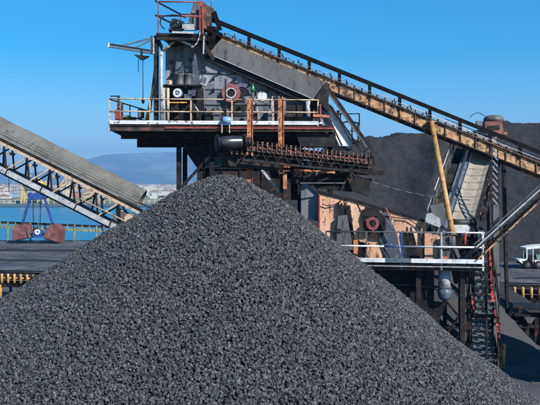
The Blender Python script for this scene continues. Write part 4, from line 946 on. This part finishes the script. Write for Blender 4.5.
for a in ((489.5, 236, 490.2, 262, 1.1, 14), (490.5, 262, 491.6, 284, .9, 12), (491.5, 284, 493.2, 303, 1.9, 12), (497, 324, 499.3, 338, 1.5, 9), (472, 296, 474, 312, .7, 9), (493.5, 303, 497, 324, .5, 9)):
    net.part('strip', 'redrag', rag(*a))
bo = Thing('yellow_bollard', 'short yellow post standing at the foot of the stairs', 'bollard', G(504, 34.2))
bo.part('post', 'yellow', B().tube(G(503.2, 34.2), G(504, 34.2, .95), .07, 10)); bo.part('cap', 'yellow', B().lathe(G(504, 34.2, .94), (0, 0, 1), [(0, .10), (.12, .10), (.16, .05)], 10))

# ================================================================ LOW CONVEYOR WITH YELLOW IDLERS (passes behind the pile)
lA = V((-22.5, 56.5, 1.8)); lB = V((22.5, 47.2, 1.8))
lc = Thing('ground_conveyor', 'low black ground conveyor with yellow idler frames passing behind the pile', 'conveyor', V((0, 52, 0)))
lu = (lB - lA).normalized(); lv = V((-lu.y, lu.x, 0)); Ll = (lB - lA).length
def lq(s, v=0.0, z=0.0): return lA + lu * s + lv * v + V((0, 0, z))
for v in (0, 1.4):
    lc.part('side_beam', 'dark', B().bar(lq(0, v, -.82), lq(Ll, v, -.82), .1, .30)); lc.part('top_beam', 'dark', B().bar(lq(0, v, .10), lq(Ll, v, .10), .1, .08))
lc.part('belt', 'belt', B().prism([lq(0, .2, -.15), lq(Ll, .2, -.15), lq(Ll, 1.2, -.15), lq(0, 1.2, -.15)], (0, 0, -.04)))
lc.part('back_board', 'dark', B().bar(lq(0, 1.5, -.3), lq(Ll, 1.5, -.3), .05, .6)); lc.part('return_belt', 'belt', B().prism([lq(0, .2, -.85), lq(Ll, .2, -.85), lq(Ll, 1.2, -.85), lq(0, 1.2, -.85)], (0, 0, -.04)))
flm = frame_m((0, 0, 0), lu, lv); vis = [s for s in [.3 + .52 * k for k in range(int(Ll / .52))] if s < 9 or s > 35]
lc.copies('idler_frame', 'pole', B().lathe((0, -.13, -.66), (0, 0, 1), [(0, .05), (.04, .10), (.66, .10), (.72, .05)], 10).tube((0, 0, -.30), (0, 1.4, -.30), .07, 8), [Matrix.Translation(lq(s)) @ flm for s in vis])
for k in range(12):
    for v in (0, 1.4):
        p = lq(2.2 + k * 3.9, v, 0); lc.part('leg', 'yellow' if k < 2 and v == 0 else 'dark', B().bar(V((p.x, p.y, 0)), V((p.x, p.y, 1.12)), .16, .14, (0, 1, 0)))
p = lq(2.0, -.5, 0)

# dark frame shed at the lower right
fs = Thing('dark_frame_stand', 'dark steel frame stand under the ground conveyor at the lower right edge', 'stand', G(532, 40))
for x, d_ in ((517, 39.5), (527, 39.2), (536, 39.2), (546, 39), (560, 39), (520, 41.5), (545, 41.5)):
    fs.part('post', 'dark', B().bar(G(x, d_), G(x, d_, 1.66), .22, .18, (0, 1, 0)))
for z in (1.62, 1.0): fs.part('beam', 'dark', B().bar(G(514, 39.2, z), G(575, 39.2, z), .14, .18))
fs.part('slanted_cover', 'dark', B().prism([G(513, 39, 1.98), G(580, 38.4, 1.80), G(580, 40.5, 1.80), G(513, 40.5, 1.98)], (0, 0, .10)))
fs.part('pan', 'dark', B().prism([G(515, 39.45, 1.5), G(524, 39.45, 1.5), G(524, 39.45, 0.1), G(517, 39.45, .1)], (0, .5, 0)))
fs.part('pan', 'dark', B().prism([G(531, 39.5, 1.5), G(560, 39.5, 1.5), G(560, 39.5, .5), G(532, 39.5, .5)], (0, .5, 0)))
fs.part('scoop', 'grey', B().prism([G(525, 38.9, 1.5), G(535, 38.9, 1.5), G(532, 38.9, 1.2), G(528, 38.9, 1.2)], (0, .2, 0)))

# ================================================================ LEFT COVERED CONVEYOR
KD = 36.2
def kc(x, dy=0.0, v=0.0): return Frame(P(270, 150, KD), 0).at(x, 136 + x * .505 + dy, v)
kv = Thing('covered_conveyor', 'inclined conveyor with grey arched corrugated cover over a rusty lattice truss at left', 'conveyor', P(60, 170, KD))
ka = kc(-130); kb = kc(137)
ku = (kb - ka).normalized(); kn = V((0, -1, 0)).cross(ku).normalized()
if kn.z < 0: kn = -kn
Lc = (kb - ka).length
def ks(s, v=0.0, n=0.0): return ka + ku * s + V((0, v, 0)) + kn * n
RAD = .66
nseg = 13; steps = 40
for k in range(nseg):
    a0 = Lc * k / nseg + (.0 if k == 0 else -.03); a1 = Lc * (k + 1) / nseg
    lift = .012 * (k % 2); b = B(); rowA = []; rowB = []; rowC = []; rowD = []
    for i in range(steps + 1):
        th = math.pi * (-.10 + 1.2 * i / steps); rr2 = RAD + .009 * math.cos(i * math.pi) + lift
        for row, s_, r_ in ((rowA, a0, rr2), (rowB, a1, rr2), (rowC, a0, rr2 - .02), (rowD, a1, rr2 - .02)):
            row.append(ks(s_, RAD - math.cos(th) * r_, .10 + math.sin(th) * r_ * 1.05))
    vs = rowA + rowB + rowC + rowD; m1 = steps + 1; fs_ = []
    for i in range(steps):
        fs_ += [(i, m1 + i, m1 + i + 1, i + 1), (2 * m1 + i, 2 * m1 + i + 1, 3 * m1 + i + 1, 3 * m1 + i), (m1 + i, 3 * m1 + i, 3 * m1 + i + 1, m1 + i + 1), (i, i + 1, 2 * m1 + i + 1, 2 * m1 + i)]
    fs_ += [(0, 2 * m1, 3 * m1, m1), (steps, m1 + steps, 3 * m1 + steps, 2 * m1 + steps)]
    kv.part('cover_sheet', 'cover', b.add(vs, fs_))
KE = Lc + 4.5
kv.part('belt', 'belt', B().prism([ks(0, .12, .10), ks(KE, .12, .10), ks(KE, 1.0, .10), ks(0, 1.0, .10)], kn * .03))
kv.part('skirt', 'dark', B().bar(ks(0, -.02, -.12), ks(KE, -.02, -.12), .06, .12, kn)); kv.part('skirt', 'greylight', B().bar(ks(0, -.05, -.02), ks(Lc - 1.0, -.05, -.02), .03, .03, kn))
for v in (0, 1.12):
    kv.part('top_chord', 'tan' if v == 0 else 'darkrust', B().bar(ks(0, v, -.28), ks(KE, v, -.28), .10, .14, kn))
    kv.part('bottom_chord', 'greylight' if v == 0 else 'grey', B().bar(ks(0, v - .05, -1.42), ks(KE - 2, v - .05, -1.42), .12, .24, kn))
kv.part('lower_rail', 'dark', B().bar(ks(0, 0, -1.60), ks(KE - 2, 0, -1.60), .10, .06, kn))
fk = frame_m((0, 0, 0), ku, V((0, 1, 0)))
up_sign = 1 if (fk @ V((0, 0, 1))).dot(kn) > 0 else -1
n1 = int((KE - 2) / 1.25)
for v, ma, mb2 in ((0, 'tan', 'dark'), (1.12, 'dark', 'darkrust')):
    kv.copies('lattice', mb2, B().bar((0, v, -.34 * up_sign), (.62, v, -1.32 * up_sign), .07, .08), [Matrix.Translation(ks(1.25 * k)) @ fk for k in range(n1)])
    kv.copies('lattice', ma, B().bar((.62, v, -1.32 * up_sign), (1.25, v, -.34 * up_sign), .06, .07), [Matrix.Translation(ks(1.25 * k)) @ fk for k in range(n1)])
kv.copies('cross_tie', 'dark', B().bar((0, 0, -.36 * up_sign), (0, 1.12, -1.30 * up_sign), .07, .07), [Matrix.Translation(ks(1.25 * k)) @ fk for k in range(n1)])
kv.copies('gusset', 'dark', B().bar((-.06, -.09, -1.58 * up_sign), (.06, -.09, -1.58 * up_sign), .06, .10).bar((0, -.12, -1.62 * up_sign), (0, -.12, -1.20 * up_sign), .12, .05, (1, 0, 0)), [Matrix.Translation(ks(1.88 * k + .7)) @ fk for k in range(n1 * 2 // 3)])
kv.copies('return_idler', 'tan', B().tube((0, .1, -.60 * up_sign), (0, 1.0, -.60 * up_sign), .07, 8), [Matrix.Translation(ks(1.25 * k + .3)) @ fk for k in range(n1)])
kv.part('side_rail', 'tan', B().tube(ks(Lc - 2.6, -.1, -.95), ks(KE - 1, -.1, -.95), .035, 8)); kv.part('tail_drum', 'tan', B().tube(ks(Lc - .1, .1, -.75), ks(Lc - .1, 1.0, -.75), .22, 14)); kv.part('counterweight', 'grey', B().prism([ks(Lc - .8, .1, -.6), ks(Lc - .3, .1, -.6), ks(Lc - .3, .1, -1.3), ks(Lc - .8, .1, -1.3)], (0, .8, 0)))
kv.part('hanging_cable', 'dark', B().path([P(x, y, 39.8) for x, y in ((101, 219), (102, 228), (104, 235), (107, 240), (110, 243))], .03))
for s_ in (1.0, KE - 1.5):
    for v in (0, 1.12):
        p = ks(s_, v, -1.6); kv.part('leg', 'dark', B().bar(V((p.x, p.y, 0)), p, .2, .2))

# ================================================================ CLAMSHELL GRAB
gd = 111.0
gr = Thing('clamshell_grab', 'open clamshell grab with blue arms and two rust red bowls resting on the quay', 'grab', G(36, gd))
def gp(x, y, v=0.0): return Frame(P(36, 200, gd), 0).at(x, y, v)
gr.part('head', 'blue', B().prism([gp(27, 194), gp(46, 194), gp(46.5, 197), gp(41, 199.5), (gp(32, 199.5)), gp(27.5, 197)], (0, 2.2, 0)))
for x in (30, 36, 43): gr.part('sheave', 'blue', B().ring(gp(x, 195, .2), (0, 1, 0), .10, .42, .4, 16))
for x0, x1 in ((30, 22), (44, 53)):
    for v in (.1, 2.0): gr.part('arm', 'blue', B().bar(gp(x0, 197, v), gp(x1, 225, v), .38, .3))
    gr.part('knuckle', 'dark', B().tube(gp(x1, 224.6, -.15), gp(x1, 224.6, 2.4), .28, 12))
for x0, x1 in ((33, 33.5), (40.5, 40)): gr.part('rope', 'dark', B().tube(gp(x0, 199, 1), gp(x1, 231, 1), .06, 6))
gr.part('lower_block', 'blue', B().prism([gp(32, 236), gp(34, 231), gp(37, 229.5), gp(40, 231), gp(43, 236), gp(37, 238)], (0, 1.6, 0))); gr.part('lower_sheave', 'white', B().ring(gp(37.3, 232, -.1), (0, 1, 0), .15, .4, .2, 16))
gr.part('link', 'dark', B().bar(gp(29, 234, .6), gp(46, 234, .6), .3, .3)); 
for pts in ([(12, 230), (17.5, 224.2), (24, 224.8), (27.5, 230), (30, 238), (12.3, 241.5)], [(60, 230), (56, 225.5), (50.5, 224.2), (46.5, 229), (43.5, 238.5), (58.8, 243)]):
    cx_ = sum(p[0] for p in pts) / 6; bw_ = gr.part('bowl', 'bucket', B().prism([gp(x, y, -.3) for x, y in pts], (0, 3.0, 0)))
    gr.part('lip', 'dark', B().bar(gp(pts[4][0], pts[4][1] - .3, -.35), gp(pts[5][0], pts[5][1] - .3, -.35), .2, .16), bw_)
    gr.part('inner_edge', 'grey', B().bar(gp(pts[3][0], pts[3][1], -.36), gp(pts[4][0], pts[4][1], -.36), .2, .28), bw_)

# quay barrier
qb = Thing('quay_barrier', 'black and yellow barrier rail along the quay edge behind the grab', 'barrier', V((-30, 115, 0)))
qa = P(-40, 220.5, 113); qe = P(122, 227.5, 116)
def qp(t_, dz=0.0): p = qa.lerp(qe, t_); return V((p.x, p.y, p.z + dz))
qb.part('top_beam', 'dark', B().bar(qp(0), qp(1), .3, .34)); qb.part('yellow_rail', 'lime', B().bar(qp(0, -.72), qp(1, -.70), .2, .24)); qb.part('lower_rail', 'lime', B().bar(qp(0, -.40), qp(1, -.40), .12, .05))
for k in range(8):
    p = qp(.02 + k * .137); qb.part('post', 'lime', B().bar(V((p.x, p.y - .2, 0)), V((p.x, p.y - .2, p.z + .1)), .2, .2, (0, 1, 0)))
for k in range(22):
    p = qp(.02 + k * .0457); qb.part('short_post', 'lime', B().bar(V((p.x, p.y - .2, p.z - .75)), V((p.x, p.y - .2, p.z + .12)), .13, .1, (0, 1, 0)))

# ================================================================ VEHICLE at the right
vd = 76.0
ve = Thing('utility_truck', 'open sided yard truck with white roof and pale green posts parked by the coal hill', 'truck', G(540, vd))
def vp(x, y, v=0.0): return Frame(P(530, 250, vd), 0).at(x, y, v)
ve.part('chassis', 'dark', B().bar(vp(519, 262.5, .8), vp(578, 264, .8), 1.5, .22)); ve.part('front_deck', 'white', B().prism([vp(516.5, 258.6), vp(530, 259), vp(530, 261), vp(519, 261.2)], (0, 1.7, 0)))
ve.part('roof', 'white', B().prism([vp(526, 247.8), vp(536, 246), vp(580, 243), vp(580, 245), vp(526.5, 249.4)], (0, 1.9, 0)))
for x, y0, y1, m_ in ((526.8, 249, 259, 'white'), (533, 247.6, 262, 'greylight'), (523.5, 251, 259, 'greenpaint'), (540, 247, 262, 'greenpaint'), (556, 246, 262, 'greenpaint'), (575, 245, 262, 'white')):
    for v in (.05, 1.75): ve.part('roof_post', m_, B().bar(vp(x, y1, v), vp(x, y0, v), .11, .11))
ve.part('seat_back', 'greenpaint', B().prism([vp(536, 254.5), vp(544, 255), vp(544, 259.5), vp(537, 259.5)], (0, 1.5, 0))); ve.part('engine_cover', 'dark', B().prism([vp(527.5, 256), vp(532, 254.5), vp(534, 262), vp(527, 262)], (0, 1.5, 0)))
ve.part('side_panel', 'white', B().prism([vp(534.5, 260), vp(578, 259), vp(578, 261), vp(535, 262.6)], (0, .06, 0))); ve.part('green_rail', 'greenpaint', B().bar(vp(522.6, 251.5), vp(527, 251.2), .06, .06))
for x in (528, 538.5, 566):
    for v in (-.05, 1.5):
        c = vp(x, 265.0, v); w_ = ve.part('wheel', 'dark', B().lathe(c, (0, 1, 0), [(0, .34), (.04, .42), (.24, .42), (.28, .34)], 18)); ve.part('rim', 'grey', B().lathe(c - V((0, .03, 0)), (0, 1, 0), [(0, .10), (.03, .20), (.06, .21)], 14), w_)
ve.part('windscreen', 'glass', B().prism([vp(527.6, 250), vp(532.6, 249), vp(532.6, 255), vp(527.6, 256)], (0, .03, 0)))
ve.part('mirror', 'dark', B().bar(vp(524.6, 251, -.2), vp(524.6, 254, -.2), .12, .06)); ve.part('headlight', 'greylight', B().tube(vp(518.5, 259.8, -.05), vp(518.5, 259.8, .02), .12, 12)); ve.part('fuel_tank', 'dark', B().tube(vp(543, 263.5, -.05), vp(556, 263.8, -.05), .24, 14)); ve.part('mudguard', 'dark', B().ring(vp(528, 265.0, -.1), (0, 1, 0), .47, .52, .5, 14, (0, 180)))
for x in (546, 551): ve.part('seat', 'dark', B().prism([vp(x - 2, 253), vp(x + 1, 253), vp(x + 2, 260), vp(x - 2, 260)], (0, 1.2, 0)))
ve.part('front_arm', 'white', B().bar(vp(517, 259), vp(522.5, 263), .14, .14)); ve.part('hook', 'greylight', B().bar(vp(516, 258.5), vp(519.5, 260), .2, .12))

# ================================================================ FAR SHORE: cranes, masts, buildings
hcn = Thing('harbour_hopper', 'cream topped yellow harbour hopper on the far shore behind the grab', 'harbour crane', G(34, 401))
def fp(x, y, d_=400.0, v=0.0): return P(x, y, d_) + V((0, v, 0))
hcn.part('body', 'cream', B().lathe(fp(34.5, 191, 402), (0, 0, 1), [(0, 4.6), (2.4, 5.4), (4.4, 5.2), (5.6, 3.8), (6.1, 1.5)], 20))
for x in (24, 27, 41.5, 45.5): hcn.part('leg', 'crane_y', B().bar(fp(x, 181, 400), V((fp(x, 0, 400).x + (-1.5 if x < 34 else 1.5), 400, 0)), .9, .9))
hcn.part('boom', 'crane_y', B().bar(fp(23, 180, 400), fp(31, 175.5, 400), 1.0, 1.0).bar(fp(39, 178, 400), fp(47, 188, 400), .8, .8)); hcn.part('girder', 'crane_y', B().bar(fp(22, 184.5, 399), fp(48, 184.5, 399), .8, .7))
cr = Thing('yellow_crane', 'yellow lattice harbour crane seen through the conveyor truss', 'harbour crane', G(68, 405))
for x0, y0, x1, y1 in ((62, 204, 66, 182), (72, 204, 68, 182), (60, 186, 84, 178), (66, 182, 68, 174), (68, 174, 84, 178), (68, 174, 60, 186)): cr.part('truss', 'crane_y', B().bar(fp(x0, y0, 405), fp(x1, y1, 405), .6, .6))
cr.part('cab', 'cream', B().bar(fp(69, 187, 404), fp(69, 183.5, 404), 2.2, 2))
masts = [(9, 163, 'dark', 'dark thin harbour mast leftmost on the far shore'), (13.5, 167, 'bb', 'blue grey harbour mast left of the tallest cluster'), (15.8, 165, 'br', 'reddish harbour mast in the middle of the cluster'), (19, 170, 'bb', 'short blue harbour mast right of the cluster')]
for x, y, m_, l_ in masts:
    T = Thing('ship_mast', l_, 'mast', G(x, 520), 'harbour masts on the far shore')
    T.part('pole', m_, B().tube(G(x, 520), fp(x, y, 520), .35, 8, .2)); T.part('spar', m_, B().bar(fp(x - 1.6, y + 6, 520), fp(x + 1.6, y + 6, 520), .3, .3)); T.part('spar', m_, B().bar(fp(x - 1, y + 11, 520), fp(x + 1, y + 11, 520), .3, .4))
bl_ = [(3, 8, 196, 430, 'bw', 'low white shed at the far left of the harbour shore'), (16, 9, 193, 470, 'bb', 'blue fronted shed below the harbour masts'), (53, 9, 191, 450, 'bc', 'sand coloured block right of the cream hopper'), (58.5, 6, 196, 415, 'bw', 'small white hut on the waterfront below the truss'),
       (76, 9, 192, 440, 'br', 'brick red block behind the lattice truss'), (88, 8, 195, 430, 'bc', 'tan building with flat roof near the truss foot'), (98, 9, 193, 440, 'bg', 'grey building behind the truss right part'), (152, 7, 196, 600, 'bw', 'white block just right of the arched cover end'),
       (161, 6, 199, 560, 'br', 'reddish low building beside the pile top'), (168, 7, 193, 620, 'bw', 'white apartment block left of the dark column'), (158, 5, 191, 800, 'bg', 'grey tower among the pale far blocks')]
for x, w_, yt, d_, m_, l_ in bl_:
    X = G(x, d_).x; W2 = w_ / F * d_; ht = P(x, yt, d_).z; T = Thing('waterfront_building', l_, 'building', (X, d_, 0), 'buildings along the far harbour shore')
    T.part('wall', m_, B().prism([(X - W2 / 2, d_, -.4), (X + W2 / 2, d_, -.4), (X + W2 / 2, d_, ht), (X - W2 / 2, d_, ht)], (0, W2 * .8, 0)))
    T.part('roof', 'roof' if m_ in ('bw', 'bc') else 'bg', B().prism([(X - W2 / 2 - .3, d_ - .3, ht), (X + W2 / 2 + .3, d_ - .3, ht), (X, d_ - .3, ht + 1.2)], (0, W2 * .8 + .6, 0)))
    nf = max(1, int(ht / 3)); nw = max(2, int(W2 / 2.2)); wm = []
    for f_ in range(nf):
        for k in range(nw): wm.append(Matrix.Translation((X - W2 / 2 + W2 * (k + .5) / nw, d_, 1.5 + f_ * 3)))
    T.copies('window', 'glass', B().prism([(-.5, -.06, -.7), (.5, -.06, -.7), (.5, -.06, .7), (-.5, -.06, .7)], (0, .12, 0)), wm)
# the dense far city
rc_ = random.Random(4); groups = {k: B() for k in ('bw', 'bc', 'br', 'bg', 'bb', 'glass', 'roof')}
city = bpy.data.objects.new('distant_city', None)
mats_l = ['bw', 'bc', 'br', 'bg', 'bb', 'glass', 'roof']; cb = B(); cidx = []
def cadd(m_, pts, vec):
    n0 = len(cb.f); cb.prism(pts, vec); cidx.extend([mats_l.index(m_)] * (len(cb.f) - n0))
for k in range(5200):
    d_ = 480 * (1 + 5.5 * rc_.random() ** 1.3); x = rc_.uniform(-25, 330)
    if 120 < x < 190 and d_ < 560: continue
    X = G(x, d_).x; w_ = rc_.uniform(3.5, 11) * (d_ / 700) ** .5; h = rc_.uniform(2, 7) * (d_ / 600) ** .75; m_ = rc_.choices(mats_l[:5], [6, 3, 1.4, 2, 1.6])[0]
    if x > 130: m_ = rc_.choices(mats_l[:5], [9, 2, .8, 2, 1])[0]
    cadd(m_, [(X - w_ / 2, d_, -1), (X + w_ / 2, d_, -1), (X + w_ / 2, d_, h), (X - w_ / 2, d_, h)], (0, w_ * .7, 0))
    if rc_.random() < .16: cadd('roof', [(X - w_ / 2 - .2, d_ - .2, h), (X + w_ / 2 + .2, d_ - .2, h), (X, d_ - .2, h + w_ * .16)], (0, w_ * .7 + .4, 0))
    for f_ in range(int(h / 3.4)): cadd('glass', [(X - w_ * .42, d_ - .05, 1.2 + f_ * 3.4), (X + w_ * .42, d_ - .05, 1.2 + f_ * 3.4), (X + w_ * .42, d_ - .05, 2.5 + f_ * 3.4), (X - w_ * .42, d_ - .05, 2.5 + f_ * 3.4)], (0, .1, 0))
cm = cb.mesh('distant_city', 'bw'); [cm.materials.append(M[k]) for k in mats_l[1:]]; cm.polygons.foreach_set('material_index', cidx)
bpy.data.objects.remove(city); city = bpy.data.objects.new('distant_city', cm); col.objects.link(city); city['kind'] = 'stuff'
city['label'] = 'hazy distant city below the mountain across the harbour'
# far quay fence
qf = Thing('far_quay_fence', 'pale fence with white posts along the far quay edge', 'fence', (-160, 399, 0))
qf.part('kerb', 'bluesteel', B().bar((-330, 397.8, -.9), (38, 397.8, -.9), .5, 1.6)); qf.part('rail', 'bw', B().bar((-330, 399, 1.6), (38, 399, 1.6), .12, .14))
qf.copies('fence_post', 'bw', B().bar((0, 0, -.4), (0, 0, 1.8), .35, .3), [Matrix.Translation((x, 399, 0)) for x in range(-155, 30, 3)])

# ---------------------------------------------------------------- air
hz = bpy.data.materials.new('haze air'); hz.use_nodes = True; n = hz.node_tree
for nd in list(n.nodes):
    if nd.type == 'BSDF_PRINCIPLED': n.nodes.remove(nd)
pv = n.nodes.new('ShaderNodeVolumePrincipled'); pv.inputs['Density'].default_value = 1.6e-4; pv.inputs['Color'].default_value = (.24, .54, 1.0, 1); pv.inputs['Anisotropy'].default_value = 0.0
n.links.new(pv.outputs[0], n.nodes['Material Output'].inputs['Volume'])
b = B(); M['haze'] = hz; b.prism([(-12000, -400, -8), (9500, -400, -8), (9500, 14500, -8), (-12000, 14500, -8)], (0, 0, 760))
struct('haze', 'haze', b, 'stuff')
